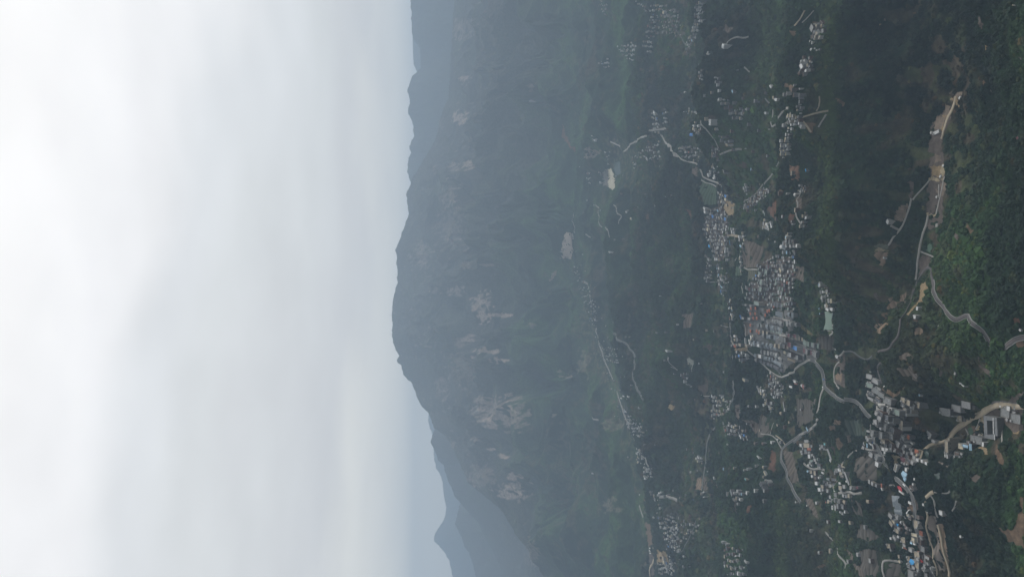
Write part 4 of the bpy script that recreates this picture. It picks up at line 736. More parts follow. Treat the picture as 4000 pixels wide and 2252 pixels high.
many('C', 'the long street', [(420,255,428,340,6,'white',1),(395,310,405,340,12,'white'),(455,315,462,365,12,'white'),(435,345,465,362,7,'white'),(475,330,495,375,10,'lgrey'),(550,255,570,320,6,'lgrey',2),
 (550,512,580,530,12,'blue',1),(545,545,578,562,12,'cream'),(440,705,462,720,14,'blue',1),(548,730,570,745,14,'blue',1),(415,985,432,1000,12,'bright',1),(485,650,497,668,9,'sky',1),
 (555,595,590,612,11,'tan'),(378,820,410,850,16,'cream',2),(380,790,415,805,10,'cream'),(365,630,384,648,11,'white'),(362,660,380,680,12,'white'),(515,1370,540,1378,13,'sky',1),
 (655,730,662,770,9,'white',1,'pool'),(1130,905,1150,920,13,'cream'),(1100,980,1140,1000,22,'slate',2,'hip'),(1072,1205,1092,1240,14,'cream'),(860,1245,910,1270,17,'sage'),(935,1225,975,1250,18,'sage'),
 (875,1320,920,1345,18,'sage'),(880,1390,925,1410,18,'sage'),(985,760,995,800,9,'white'),(925,810,990,845,10,'lgrey',1,'flat',2),(928,665,940,700,13,'sage',1),(810,265,818,272,11,'sky',1),
 (1325,265,1335,290,5,'bright',1),(615,930,625,990,3,'bright',1),(490,480,500,500,10,'lgrey'),(505,505,530,512,9,'tan'),(700,985,715,1000,8,'sky',1)])
many('E', 'the reservoir dam', [(600,235,625,250,7,'sky',1),(600,180,615,195,7,'sky',1),(705,310,715,355,6,'blue',1),(1465,140,1485,165,12,'white'),(1510,245,1540,262,12,'white'),(1545,245,1580,262,12,'white'),
 (1505,85,1530,105,10,'cream'),(1450,20,1470,40,11,'sky'),(1445,250,1452,254,6,'sky',1),(1605,700,1625,715,9,'white'),(695,690,710,705,10,'blue',1),(870,1000,885,1050,8,'lgrey'),(1205,930,1230,950,9,'white'),
 (1160,985,1200,995,8,'white',1),(1275,970,1290,990,7,'white'),(1290,975,1310,1000,13,'red',2),(1215,955,1250,962,8,'orange',1),(975,960,985,975,7,'sky',1),(965,1155,980,1190,10,'white'),
 (1110,1130,1118,1190,5,'lgrey',1),(650,595,670,615,9,'orange',1,'hip'),(730,915,755,935,10,'cream'),(1480,985,1486,1000,6,'white',1),(1490,915,1505,930,6,'blue',1)])
many('G', 'the low green spurs', [(1325,40,1345,80,6,'sky',1),(1052,155,1062,162,7,'white',1),(755,525,770,540,6,'teal',1),(700,110,712,150,9,'white'),(610,625,635,695,12,'slate',2),(680,630,700,680,8,'lgrey'),
 (905,560,930,630,13,'dgrey',2,'flat',2),(960,545,975,570,9,'lgrey'),(345,655,395,648,5,'white',1),(350,710,400,690,5,'white',1),(720,1275,785,1345,8,'lgrey',1),(570,1400,590,1440,9,'white'),
 (645,1260,680,1250,5,'white',1),(170,1255,178,1262,8,'white',1),(930,455,950,500,7,'cream',1),(868,310,890,340,4,'white',1),(1270,205,1285,225,9,'white')])
many('D', 'the quarry track', [(415,750,435,775,10,'white',1),(370,1100,376,1106,5,'white',1),(895,330,903,340,6,'white',1),(918,235,935,232,5,'white',1),(860,525,868,535,5,'white',1)])
many('F', 'the quarry track', [(655,325,690,335,8,'white',1),(690,250,710,255,8,'white',1),(1115,955,1140,978,8,'white',1,'pool'),(1035,860,1045,870,6,'lgrey',1),(1080,955,1100,960,3,'white',1),(705,1065,712,1072,5,'sky',1),
 (370,988,376,992,5,'white',1),(1650,452,1658,458,4,'white',1),(880,410,890,425,5,'lgrey',1)])
many('B', 'the quarry track', [(1080,915,1090,935,7,'white',1),(835,1265,895,1235,8,'white',1),(808,1250,815,1255,6,'white',1),(1580,60,1586,66,5,'cream',1),(1625,1290,1640,1310,7,'maroon',1)])
many('H', TV, [(460,738,540,745,24,'slate',2,'hip'),(470,790,550,800,14,'slate',2,'hip'),(468,835,552,845,12,'slate',2,'hip'),(550,478,592,510,13,'sky',1,'gable'),(1085,1060,1095,1085,5,'white',1),
 (225,548,290,600,10,'lgrey',2,'flat',3),(340,610,355,640,4,'white',1)])
many('K', 'the far valley villages', [(1225,570,1235,575,12,'white',1),(1238,560,1248,565,10,'white',1),(1262,562,1272,568,11,'white',1),(1300,855,1328,862,16,'cream'),(1300,885,1325,890,14,'cream'),
 (1310,835,1320,845,10,'white'),(1340,965,1365,970,12,'white'),(1410,1040,1425,1038,9,'white',1),(1085,940,1095,945,12,'white',1),(1415,1355,1460,1365,22,'tan'),(1415,1375,1465,1385,18,'cream'),
 (1362,1310,1382,1312,9,'white',1),(1362,1322,1382,1324,9,'white',1),(1364,1334,1384,1336,9,'white',1),(1100,183,1104,190,9,'white',1),(1455,335,1470,345,10,'white',1)])
many('J', 'the far valley villages', [(1140,715,1160,730,18,'white'),(1415,805,1425,830,12,'white',1),(1175,925,1190,955,14,'white',1),(1185,870,1192,920,9,'lgrey',1),(1450,570,1460,590,14,'white'),
 (985,1336,1015,1342,7,'lgrey',1),(1000,1322,1030,1326,4,'grey',1),(1008,1262,1040,1266,4,'brown',1),(1010,1290,1040,1294,4,'grey',1),(1005,1306,1038,1310,4,'grey',1),(928,1420,942,1400,6,'tan',1),(1230,1295,1235,1300,10,'white',1),
 (1495,55,1520,75,16,'cream'),(1310,1088,1315,1095,9,'white',1),(1330,1120,1345,1130,14,'cream',1),(825,520,832,524,12,'white',1)])

# villages further off, filled house by house: (tile, outline, count, place, palette)
P1=['lgrey']*5+['grey']*4+['white']*3+['tan']*2+['brown']*2+['dgrey']*2; P2=['white']*5+['lgrey']*5+['tan']*3+['cream']*2+['grey']*3; P3=['slate']*4+['grey']*4+['sage']*3+['lgrey']*3+['maroon']+['white']
P4=['brown']*4+['tan']*3+['lgrey']*4+['grey']*3+['white']
CL = [('C',[(480,470),(560,490),(640,560),(640,640),(545,620),(500,600)],14,'the long street',P2),
('C',[(365,625),(450,640),(545,620),(600,760),(590,860),(570,920),(540,1150),(480,1150),(430,1050),(380,920),(345,840),(370,760),(360,680)],150,'the long street',P1),
('C',[(545,900),(600,900),(600,1120),(560,1130)],16,'the long street',P2),('C',[(580,790),(660,850),(660,890),(580,880)],8,'the long street',P2),
('C',[(370,1060),(420,1100),(440,1300),(400,1340),(365,1300),(385,1200)],32,'the long street',P1),('C',[(470,1170),(570,1170),(580,1450),(510,1450),(490,1320)],40,'the long street',P1),
('C',[(690,900),(735,830),(740,960),(720,1060),(695,1060)],12,'the long street',P2),('C',[(695,1060),(720,1200),(720,1300),(700,1300)],9,'the long street',P2),
('C',[(720,640),(760,560),(860,480),(960,430),(970,480),(920,550),(820,620),(750,690)],52,'the long street',P4),('C',[(715,420),(770,410),(790,500),(760,500)],8,'the long street',P2),
('C',[(1080,0),(1170,0),(1170,90),(1080,180)],20,'the terraced gully',P2),('C',[(430,50),(500,60),(500,200),(430,140)],16,'the far valley road',P1),
('C',[(280,60),(320,60),(310,200),(160,170),(120,120),(120,60),(220,50)],22,'the far valley road',P1),('C',[(430,210),(500,230),(500,310),(450,310)],8,'the far valley road',P4),
('C',[(1260,420),(1330,420),(1320,500),(1250,490)],12,'the terraced gully',P1),('C',[(1290,690),(1340,640),(1340,760),(1300,850),(1260,790)],10,'the terraced gully',P1),
('C',[(900,830),(930,740),(1000,760),(1005,850)],9,'the terraced gully',P2),('C',[(870,1150),(1000,1100),(1100,1050),(1220,1050),(1220,1250),(1200,1340),(1180,1450),(800,1450),(770,1390),(860,1240)],125,ES,P3),
('C',[(1090,960),(1250,900),(1250,1060),(1090,1060)],14,ES,P1),('C',[(1140,850),(1165,860),(1165,960),(1130,950)],5,ES,P2),('C',[(1170,740),(1210,750),(1200,800),(1180,790)],4,ES,P1),
('C',[(1450,1340),(1500,1350),(1570,1420),(1560,1450),(1480,1440)],8,'the reservoir dam',P2),('E',[(1460,10),(1560,80),(1640,190),(1600,240),(1510,240),(1460,150)],22,'the reservoir dam',P2),
('E',[(760,0),(1200,0),(1200,230),(1150,260),(1000,230),(900,210),(740,160)],62,ES,P3),('E',[(1005,250),(1200,250),(1200,290),(1010,270)],6,ES,P3),
('E',[(585,170),(620,170),(635,370),(605,380)],10,'the reservoir dam',P2),('E',[(610,480),(680,500),(680,620),(620,620)],12,'the reservoir dam',P2),('E',[(780,510),(830,510),(830,580),(790,620)],6,ES,P2),
('E',[(660,660),(780,670),(780,760),(730,770),(660,710)],16,'the reservoir dam',P1),('E',[(430,1040),(520,1060),(600,1090),(600,1240),(540,1250),(440,1300),(430,1230)],38,'the reservoir dam',P2),
('E',[(120,840),(190,850),(250,920),(240,990),(180,950)],18,'the far valley villages',P1),('E',[(960,850),(1010,860),(1060,940),(1120,1000),(1110,1060),(1060,1110),(1010,1100),(970,990)],38,'the reservoir dam',P1),
('E',[(860,990),(900,990),(990,1150),(1000,1230),(960,1190)],16,'the reservoir dam',P2),('E',[(540,1330),(600,1320),(700,1370),(760,1400),(700,1450),(560,1450)],22,'the low green spurs',P1),
('G',[(540,0),(700,20),(790,90),(780,170),(700,150),(610,160)],30,'the low green spurs',P1),('G',[(280,300),(340,320),(350,390),(290,360)],9,'the far valley villages',P2),
('G',[(905,500),(970,500),(985,640),(930,640)],8,'the low green spurs',P4),('G',[(640,600),(700,620),(740,720),(660,780),(640,740)],7,'the low green spurs',P2),
('G',[(1440,700),(1692,690),(1692,860),(1640,870)],16,WV,P2),('G',[(1590,380),(1640,360),(1692,360),(1692,500),(1600,500)],9,WV,P1),
('G',[(0,900),(150,950),(330,900),(330,1000),(200,1100),(0,1150)],30,'the far valley villages',P2),('G',[(0,1180),(100,1350),(80,1450),(0,1450)],8,'the far valley villages',P2),
('G',[(530,1080),(600,1150),(720,1200),(700,1300),(760,1400),(740,1450),(560,1450),(540,1200)],34,'the low green spurs',P1),('K',[(1010,0),(1060,0),(1110,170),(1080,190)],16,'the far valley villages',P2),
('K',[(1080,120),(1110,120),(1110,240),(1085,240)],8,'the far valley villages',P2),('K',[(1120,300),(1210,330),(1210,400),(1130,380)],16,'the far valley villages',P1),('K',[(1230,620),(1330,700),(1340,780),(1270,740)],36,'the far valley villages',P1),
('K',[(1300,820),(1340,830),(1340,900),(1300,890)],9,'the far valley villages',P2),('K',[(1340,900),(1380,920),(1380,980),(1340,960)],12,'the far valley villages',P2),('K',[(1370,1040),(1430,1030),(1420,1120),(1390,1070)],10,'the far valley villages',P2),
('K',[(1410,1385),(1470,1370),(1500,1450),(1420,1450)],22,'the far valley villages',P2),('K',[(1400,1130),(1513,1170),(1513,1330),(1450,1300)],30,'the far valley villages',P1),('K',[(1440,1210),(1513,1210),(1513,1340),(1470,1310)],20,'the far valley villages',P1),
('J',[(1175,0),(1220,10),(1210,80),(1180,70)],14,'the far valley villages',P4),('J',[(1340,0),(1430,30),(1500,20),(1582,60),(1582,180),(1500,170),(1440,200),(1400,190),(1440,80)],90,'the far valley villages',P4),
('J',[(1265,240),(1340,215),(1370,230),(1350,310),(1300,300)],40,'the far valley villages',P1),('J',[(1400,190),(1450,220),(1440,280),(1400,250)],12,'the far valley villages',P1),
('J',[(1160,320),(1220,300),(1225,360),(1200,350)],14,'the far valley villages',P1),('J',[(1440,560),(1480,590),(1480,690),(1450,680)],16,'the far valley villages',P2),('J',[(1500,560),(1530,560),(1520,640),(1500,640)],10,'the far valley villages',P2),
('J',[(1340,800),(1480,720),(1490,830),(1420,820),(1350,870)],34,'the far valley villages',P2),('J',[(1130,680),(1160,720),(1140,740)],6,'the far valley villages',P2),('J',[(1110,760),(1180,780),(1160,820),(1110,810)],10,'the far valley villages',P4),
('J',[(1100,870),(1130,890),(1130,960),(1110,930)],9,'the far valley villages',P2),('J',[(1190,780),(1230,780),(1220,830)],7,'the far valley villages',P2),('J',[(970,1270),(1000,1250),(1010,1330),(970,1340)],8,'the far valley villages',P4),
('J',[(1030,1370),(1060,1370),(1080,1450),(1060,1450)],7,'the far valley villages',P2),
('A',[(0,130),(90,110),(130,180),(150,330),(120,370),(30,300)],32,'the far valley villages',P4),('A',[(290,0),(350,0),(365,200),(310,240),(290,330),(240,450),(200,550),(180,420),(260,260)],75,'the far valley villages',P1),
('A',[(310,600),(345,640),(340,760),(310,760)],12,'the far valley villages',P4),('A',[(370,500),(410,490),(400,520)],4,'the far valley villages',P2),('A',[(440,690),(500,720),(520,860),(500,870)],8,'the far valley road',P2),
('A',[(490,940),(590,940),(600,1030),(560,1030)],9,'the far valley road',P1),('A',[(560,1000),(700,1020),(770,1010),(760,1070),(690,1140),(600,1100)],26,'the far valley road',P4),('A',[(240,1180),(350,1180),(300,1280),(250,1250)],9,'the far valley road',P2),
('A',[(480,1240),(560,1260),(630,1330),(600,1380),(490,1310)],10,'the far valley road',P4),('A',[(150,1040),(210,1010),(300,1070),(230,1110)],7,'the far valley road',P2),('A',[(100,1380),(330,1340),(320,1450),(120,1450)],14,'the far valley road',P4),
('A',[(1380,290),(1490,190),(1500,300),(1480,380),(1340,420),(1330,370),(1390,330)],13,'the terraced gully',P4),('A',[(1370,430),(1480,440),(1440,490),(1370,480)],6,'the terraced gully',P2),
('A',[(1270,540),(1370,540),(1390,650),(1330,700),(1270,730),(1270,600)],18,'the terraced gully',P4),('A',[(1090,880),(1190,860),(1190,890),(1100,900)],5,'the terraced gully',P1),('A',[(1200,800),(1290,830),(1280,900),(1200,900)],6,'the terraced gully',P4),
('A',[(1250,920),(1290,930),(1280,1060),(1250,1200),(1200,1180),(1240,1050)],20,'the terraced gully',P1),('A',[(1150,1090),(1200,1090),(1180,1330),(1110,1330),(1160,1200)],20,'the terraced gully',P2),
('A',[(1080,1340),(1170,1380),(1170,1450),(1080,1450)],16,'the terraced gully',P2),('F',[(1500,1190),(1580,1180),(1660,1270),(1640,1350),(1520,1260)],4,CB,P1)]
occ = [(h['x'], h['y'], 0.5*math.hypot(h['L'], h['W'])) for h in HOUSES]
SCAT = [('S',[(2680,260),(3000,280),(3080,560),(2900,720),(2700,560)],26,'the far valley road'),('S',[(2900,720),(3130,650),(3130,1000),(2960,1000)],16,'the terraced gully'),
 ('S',[(2560,1150),(2830,1200),(2830,1500),(2650,1600),(2540,1400)],14,'the reservoir dam'),('S',[(2860,1520),(3150,1560),(3060,1750),(2800,1740)],26,'the low green spurs'),
 ('S',[(2680,1750),(3020,1760),(3000,2000),(2700,2000)],24,'the low green spurs'),('S',[(2250,560),(2560,500),(2660,800),(2420,1000),(2280,900)],26,'the far valley villages'),
 ('S',[(2330,1330),(2470,1300),(2570,1750),(2450,1800)],30,'the far valley villages'),('S',[(2480,1880),(2700,1850),(2720,2240),(2560,2240)],34,'the far valley villages'),
('S',[(3100,1950),(3420,1950),(3440,2240),(3200,2240)],14,WV),('S',[(2220,980),(2290,980),(2450,1600),(2400,1640)],40,'the far valley villages')]
CL = [(a, b, int(n*(2.0 if a == 'K' else 1.35)), p_, q_) for a, b, n, p_, q_ in CL] + [(a, b, n, p_, P4) for a, b, n, p_ in SCAT]
for t, pts, n, place, pal in CL:
    if t in 'JK' and pal is not P4: pal = P2+['white']*4
    p = PX(t, pts); a = np.array(p); x0, y0 = a.min(0); x1, y1 = a.max(0)
    A = abs(sum(p[i][0]*p[i-1][1]-p[i-1][0]*p[i][1] for i in range(len(p))))/2
    de = math.atan(-azel(*a.mean(0))[1]); sd = max(0.18, math.sin(de))
    sy = math.sqrt(A/n/sd)*0.97; sx = sy*sd
    gx = gp(*a.mean(0)); dist = np.linalg.norm(gx-np.array([0, 0, CZ])); ms = sy*dist/FPX      # spacing in metres
    rot = random.uniform(-.25, .25)
    row = 0; yy = y0
    while yy < y1:
        xx = x0 + (row % 2)*sx/2
        while xx < x1:
            u = xx+random.uniform(-.3, .3)*sx; v = yy+random.uniform(-.28, .28)*sy
            if inside([*p], np.array([u]), np.array([v]))[0]:
                sc = min(ms, 14.0)*1.02
                Lh = sc*random.uniform(.55, .95); Wh = sc*random.uniform(.5, .8); st = random.choice([1, 2, 2, 2, 3])
                g = gp(u, v, st*3.0)
                if all((g[0]-q[0])**2+(g[1]-q[1])**2 > (0.62*(q[2]+0.5*math.hypot(Lh, Wh)))**2 for q in occ[-400:]+occ[:300]):
                    col = random.choice(pal)
                    if random.random() < .03: col = random.choice(['blue', 'sky', 'orange', 'cream'])
                    if random.random() < .18: Lh *= .55; Wh *= .55; st = 1; col = 'white' if random.random() < .6 else col
                    HOUSES.append(dict(x=g[0], y=g[1], ang=rot+random.uniform(-.12, .12)+(math.pi/2 if random.random() < .3 else 0), L=Lh, W=Wh, st=st, col=col,
                                       kind='flat' if random.random() < .8 else 'gable', place=place, t=t, auto=1))
                    occ.append((g[0], g[1], 0.5*math.hypot(Lh, Wh)))
            xx += sx
        yy += sy; row += 1
print('HOUSES', len(HOUSES))

# ---- building the houses
DIM = 0.96
PAL = {k: (tuple(q*DIM for q in v[0]), v[1]) for k, v in PAL.items()}
HM = {k: mat('roof_'+v[1].replace(' ', '_'), v[0], 0.8, vary=0.22, scale=0.35) for k, v in PAL.items()}
WALLC_SHADED = dict(white=(.38,.38,.37), cream=(.30,.27,.22), grey=(.19,.19,.185), bare=(.12,.113,.105), brick=(.13,.085,.068))  # wall colours darkened to stand in for shade on the walls
WM = {k: mat('wall_'+k, v, 0.85, vary=0.15, scale=0.5) for k, v in WALLC_SHADED.items()}
GLASS = mat('window_glass', (.035,.045,.055), 0.15, spec=0.6); TRIM = mat('pale_concrete', (.33,.325,.31), 0.85, vary=0.12, scale=0.6)
TANK = mat('steel_tank', (.62,.64,.66), 0.35, metal=0.6)
class MB:
    def __init__(s): s.v = []; s.f = []; s.m = []
    def box(s, x0, x1, y0, y1, z0, z1, m=0):
        b = len(s.v); s.v += [(x0,y0,z0),(x1,y0,z0),(x1,y1,z0),(x0,y1,z0),(x0,y0,z1),(x1,y0,z1),(x1,y1,z1),(x0,y1,z1)]
        s.f += [(b,b+3,b+2,b+1),(b+4,b+5,b+6,b+7),(b,b+1,b+5,b+4),(b+1,b+2,b+6,b+5),(b+2,b+3,b+7,b+6),(b+3,b,b+4,b+7)]; s.m += [m]*6
    def rim(s, L, W, z0, z1, t):
        s.box(-L/2, L/2, -W/2, -W/2+t, z0, z1); s.box(-L/2, L/2, W/2-t, W/2, z0, z1)
        s.box(-L/2, -L/2+t, -W/2+t, W/2-t, z0, z1); s.box(L/2-t, L/2, -W/2+t, W/2-t, z0, z1)
    def pitched(s, L, W, z, rise, hip, over=0.5):
        a, b = L/2+over, W/2+over; k = min(a, b)*0.95 if hip else 0
        n = len(s.v)
        s.v += [(-a,-b,z),(a,-b,z),(a,b,z),(-a,b,z),(-a+k,0,z+rise),(a-k,0,z+rise)]
        s.f += [(n,n+1,n+5,n+4),(n+2,n+3,n+4,n+5),(n+1,n+2,n+5),(n+3,n,n+4),(n+3,n+2,n+1,n)]; s.m += [0]*5
    def cyl(s, x, y, z0, z1, rad, n=10):
        b = len(s.v)
        for zz in (z0, z1): s.v += [(x+rad*math.cos(2*math.pi*i/n), y+rad*math.sin(2*math.pi*i/n), zz) for i in range(n)]
        s.f += [(b+i, b+(i+1) % n, b+n+(i+1) % n, b+n+i) for i in range(n)]+[tuple(b+n+i for i in range(n))]; s.m += [0]*(n+1)
    def mesh(s, name, mats):
        me = bpy.data.meshes.new(name); me.from_pydata(s.v, [], s.f)
        for m in mats: me.materials.append(m)
        if len(mats) > 1: me.polygons.foreach_set('material_index', s.m)
        return me
    def build(s, name, m, parent=None):
        o = bpy.data.objects.new(name, s.mesh(name, [m] if not isinstance(m, list) else m)); COL.objects.link(o)
        if parent: o.parent = parent
        return o
def corners(h, f=0.5):
    c, s = math.cos(h['ang']), math.sin(h['ang'])
    return [(h['x']+c*a*h['L']*f-s*b*h['W']*f, h['y']+s*a*h['L']*f+c*b*h['W']*f) for a, b in ((-1,-1),(1,-1),(1,1),(-1,1),(0,0))]
for h in HOUSES:
    h['L'] *= .94; h['W'] *= .88
    if h['L'] < h['W']: h['L'], h['W'] = h['W'], h['L']; h['ang'] += math.pi/2
    h['ang'] = (h['ang']+math.pi/2) % math.pi - math.pi/2
    cs = np.array(corners(h)); hh = hgt(cs[:,0], cs[:,1])
    h['zc'] = float(hh[4]); h['z0'] = float(hh.min())-1.5; h['H'] = h['st']*3.1
    h['top'] = max(h['zc']+h['H'], float(hh.max())+1.8)
    d = math.sqrt(h['x']**2+h['y']**2+(h['zc']-CZ)**2); h['d'] = d
    h['size'] = (h['L']*h['W']*(CZ-h['zc'])/d + h['L']*h['H'])/d**2
    h['u'], h['v'] = project(h['x'], h['y'], h['top'])
    h['wall'] = random.choice(['white']*2+['cream']+['grey']*4+['bare']*4+['brick'])  # dark kinds favoured, so wall shade sits in the colour
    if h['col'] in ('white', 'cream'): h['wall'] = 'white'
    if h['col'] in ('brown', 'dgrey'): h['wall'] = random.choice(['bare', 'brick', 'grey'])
footprints = [(h['x'], h['y'], 0.5*math.hypot(h['L'], h['W'])+1.0) for h in HOUSES]
HOUSES.sort(key=lambda h: -h['size'])
shown = [h for h in HOUSES if 5 < h['u'] < 3995 and 5 < h['v'] < 2247]
MAIN = shown[:300]; ids = {id(h) for h in MAIN}; REST = [h for h in HOUSES if id(h) not in ids]

# labels: what it looks like first, then its place; repeats that nothing else tells apart count from the top of the photo
ORD = ['first','second','third','fourth','fifth','sixth','seventh','eighth','ninth','tenth','eleventh','twelfth','thirteenth','fourteenth','fifteenth','sixteenth','seventeenth','eighteenth','nineteenth','twentieth']
def desc(h):
    s = h['L']*h['W']; size = 'small ' if s < 75 else ('large ' if s > 190 else '')
    if h['kind'] == 'pool': return 'white walled open-topped yard building'
    roof = {'flat': 'flat-roofed', 'gable': 'gable-roofed', 'hip': 'hip-roofed'}[h['kind']]
    k = 'shed' if h['st'] == 1 and s < 90 else 'house'
    slim = 'long ' if h['L'] > 2.6*h['W'] else ''
    return f"{size}{slim}{PAL[h['col']][1]} {roof} {k}"
from collections import defaultdict
grp = defaultdict(list)
for h in MAIN: h['desc'] = desc(h); grp[(h['place'], h['desc'])].append(h)
for (place, d_), hs in grp.items():
    prep = 'by' if place not in (HS, MR, LV, WV, ES) else 'in'
    if len(hs) == 1: hs[0]['label'] = f"{d_}, the only one {prep} {place}"; continue
    sub = defaultdict(list)
    for h in hs: sub[(h['st'], h['wall'])].append(h)
    for (st, wl), q in sub.items():
        w_ = {'bare': 'raw', 'brick': 'brick'}.get(wl, wl)
        if len(q) == 1 and st > 0:
            q[0]['label'] = f"{d_}, {w_} walls, {('one','two','three','four')[st-1]} storeys, {prep} {place}"
        else:
            q.sort(key=lambda h: h['v'])
            for i, h in enumerate(q):
                h['label'] = f"{d_}, {w_} walls, {('one','two','three','four')[st-1]}-storey, {ORD[min(i,19)]} down {prep} {place.replace('the ', '')}"
def wcount(s): return len(s.replace('-', ' ').split())

win_cache = {}
for idx, h in enumerate(MAIN):
    small = h['L']*h['W'] < 75 and h['st'] == 1
    nm = 'shed' if small else 'house'
    root = bpy.data.objects.new(nm, None); COL.objects.link(root)
    root.location = (h['x'], h['y'], h['zc']); root.rotation_euler = (0, 0, h['ang'])
    tag(root, h['label'], nm, f"houses of {h['place']}" if nm == 'house' else f"sheds of {h['place']}")
    z0, zt = h['z0']-h['zc'], h['top']-h['zc']; Lh, Wh = h['L'], h['W']
    b = MB(); b.box(-Lh/2, Lh/2, -Wh/2, Wh/2, z0, zt)
    if h['kind'] == 'flat' and h['st'] > 1 and random.random() < .35:      # a lower wing
        b.box(Lh/2+.003, Lh/2+Lh*.25, -Wh/2+.3, Wh*.1, z0, zt-3.1)
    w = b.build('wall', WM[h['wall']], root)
    if h['kind'] in ('flat', 'pool'):
        b = MB(); b.box(-Lh/2+.02, Lh/2-.02, -Wh/2+.02, Wh/2-.02, zt+.01, zt+.06); roof = b.build('roof', HM[h['col']] if h['kind'] == 'flat' else HM['tan'], root)
        b = MB(); b.rim(Lh+.3, Wh+.3, zt+.004, zt+(.8 if h['kind'] == 'flat' else 1.6), .35 if h['kind'] == 'flat' else .9); b.build('parapet', TRIM if h['kind'] == 'flat' else HM['white'], roof)
        if not small and h['kind'] == 'flat' and random.random() < .6:
            sx_, sy_ = random.choice([-1, 1]), random.choice([-1, 1])
            b = MB(); cx, cy = sx_*(Lh/2-2.4), sy_*(Wh/2-2.2); b.box(cx-1.7, cx+1.7, cy-1.5, cy+1.5, zt+.07, zt+2.6); b.build('stair_hut', WM['white'], roof)
            if random.random() < .5:
                b = MB(); b.cyl(-cx*.6, cy*.5, zt+.07, zt+1.5, .7); b.build('water_tank', TANK, roof)
    else:
        b = MB(); b.pitched(Lh, Wh, zt+.02, Wh*(.26 if h['kind'] == 'gable' else .3), h['kind'] == 'hip'); roof = b.build('roof', HM[h['col']], root)
    if idx < 120 and not small and h['kind'] != 'pool':
        # windows on the long wall that faces the viewpoint
        fx_, fy_ = -h['x'], -h['y']; c_, s_ = math.cos(h['ang']), math.sin(h['ang'])
        side = 1 if (-s_*fx_+c_*fy_) > 0 else -1
        nx = min(3, max(2, int(Lh/5)))
        for k in range(nx):
            xx = (k+.5)/nx*Lh-Lh/2; yy = side*Wh/2
            for f in range(h['st']):
                b = MB()
                zb = zt-3.1*(f+1)+1.0
                if zb > z0+1.5: b.box(xx-.75, xx+.75, min(yy, yy+side*.06), max(yy, yy+side*.06), zb, zb+1.4)
                if b.v: b.build('window', GLASS, w)
# everything smaller than those 300 is one mass of far houses
vv, ff, cols = [], [], []
for h in REST:
    c, s = math.cos(h['ang']), math.sin(h['ang']); b = MB(); z0, zt = h['z0'], h['top']
    b.box(-h['L']/2, h['L']/2, -h['W']/2, h['W']/2, z0, zt); nwall = len(b.v)
    if h['kind'] in ('flat', 'pool'):
        b.box(-h['L']/2+.3, h['L']/2-.3, -h['W']/2+.3, h['W']/2-.3, zt+.003, zt+.3)
        if h['L']*h['W'] > 80 and random.random() < .4: b.box(h['L']*.1, h['L']*.38, -h['W']*.4, h['W']*.05, zt+.31, zt+2.5)
    else: b.pitched(h['L'], h['W'], zt+.02, h['W']*.27, h['kind'] == 'hip')
    n0 = len(vv); vv += [(h['x']+c*x-s*y, h['y']+s*x+c*y, z_) for x, y, z_ in b.v]
    ff += [tuple(n0+i for i in f) for f in b.f]; cols += [WALLC_SHADED[h['wall']]]*nwall+[PAL[h['col']][0]]*(len(b.v)-nwall)
me = bpy.data.meshes.new('distant_houses'); me.from_pydata(vv, [], ff); setcol(me, 'paint', np.array(cols)); me.materials.append(mat('far_house_paint', (0,0,0), 0.85, attr='paint', vary=0.15, scale=0.3))
o = bpy.data.objects.new('distant_houses', me); COL.objects.link(o); tag(o, 'hundreds of small far houses in pale clusters along the valley floor', kind='stuff')

# ---- the large single buildings
def blk(t, pts, hgt_m, inset=None):
    p = PX(t, pts); c = np.mean(p, 0); g = gp(c[0], c[1], hgt_m)
    w = [onplane(a, b, g[2]+hgt_m) for a, b in p]
    return g, w
def prism(name, loops_xy, z0, z1, m, parent, org):
    """extruded outline; loops_xy in world metres"""
    n = len(loops_xy); v = [(x-org[0], y-org[1], z0-org[2]) for x, y in loops_xy]+[(x-org[0], y-org[1], z1-org[2]) for x, y in loops_xy]
    ar = sum(loops_xy[i][0]*loops_xy[(i+1) % n][1]-loops_xy[(i+1) % n][0]*loops_xy[i][1] for i in range(n))
    f = [(i, (i+1) % n, n+(i+1) % n, n+i) for i in range(n)]+[tuple(range(n, 2*n)), tuple(reversed(range(n)))]
    if ar < 0: f = [tuple(reversed(q)) for q in f]
    me = bpy.data.meshes.new(name); me.from_pydata(v, [], f); me.materials.append(m)
    o = bpy.data.objects.new(name, me); COL.objects.link(o)
    if parent: o.parent = parent
    return o
# the courtyard building: four wings round an open court
g, w = blk('T3', [(1225,378),(1535,425),(1570,870),(1500,950),(1250,900)], 13)
org = tuple(g); gz = float(min(hgt(q[0], q[1]) for q in w))-2
cb = bpy.data.objects.new('courtyard_building', None); COL.objects.link(cb); cb.location = org
tag(cb, 'very large grey building of four wings round an open inner court', 'building')
zt = g[2]+13
def PT(pts, zz=zt): return [tuple(onplane(a, b, zz)[:2]) for a, b in PX('T3', pts)]
for wing in ([(1222,376),(1300,388),(1314,815),(1240,800)], [(1302,389),(1535,425),(1538,500),(1302,488)], [(1480,500),(1540,502),(1560,860),(1492,862)], [(1240,803),(1314,818),(1492,812),(1500,948),(1250,903)]):
    prism('wing', PT(wing), gz, zt, WM['grey'], cb, org)
    c = np.mean(PT(wing), 0); xy = [tuple(c+(np.array(q)-c)*.985) for q in PT(wing)]
    rf_ = prism('roof', xy, zt+.01, zt+.35, mat('weathered_slate', (.20,.205,.21), .8, vary=.2, scale=.3), cb, org)
prism('inner_walkway', PT([(1455,420),(1470,423),(1478,810),(1462,808)]), zt+.4, zt+1.4, HM['white'], cb, org)
prism('inner_walkway', PT([(1310,490),(1322,490),(1328,600),(1316,600)], zt-3), zt-5, zt-3, HM['white'], cb, org)
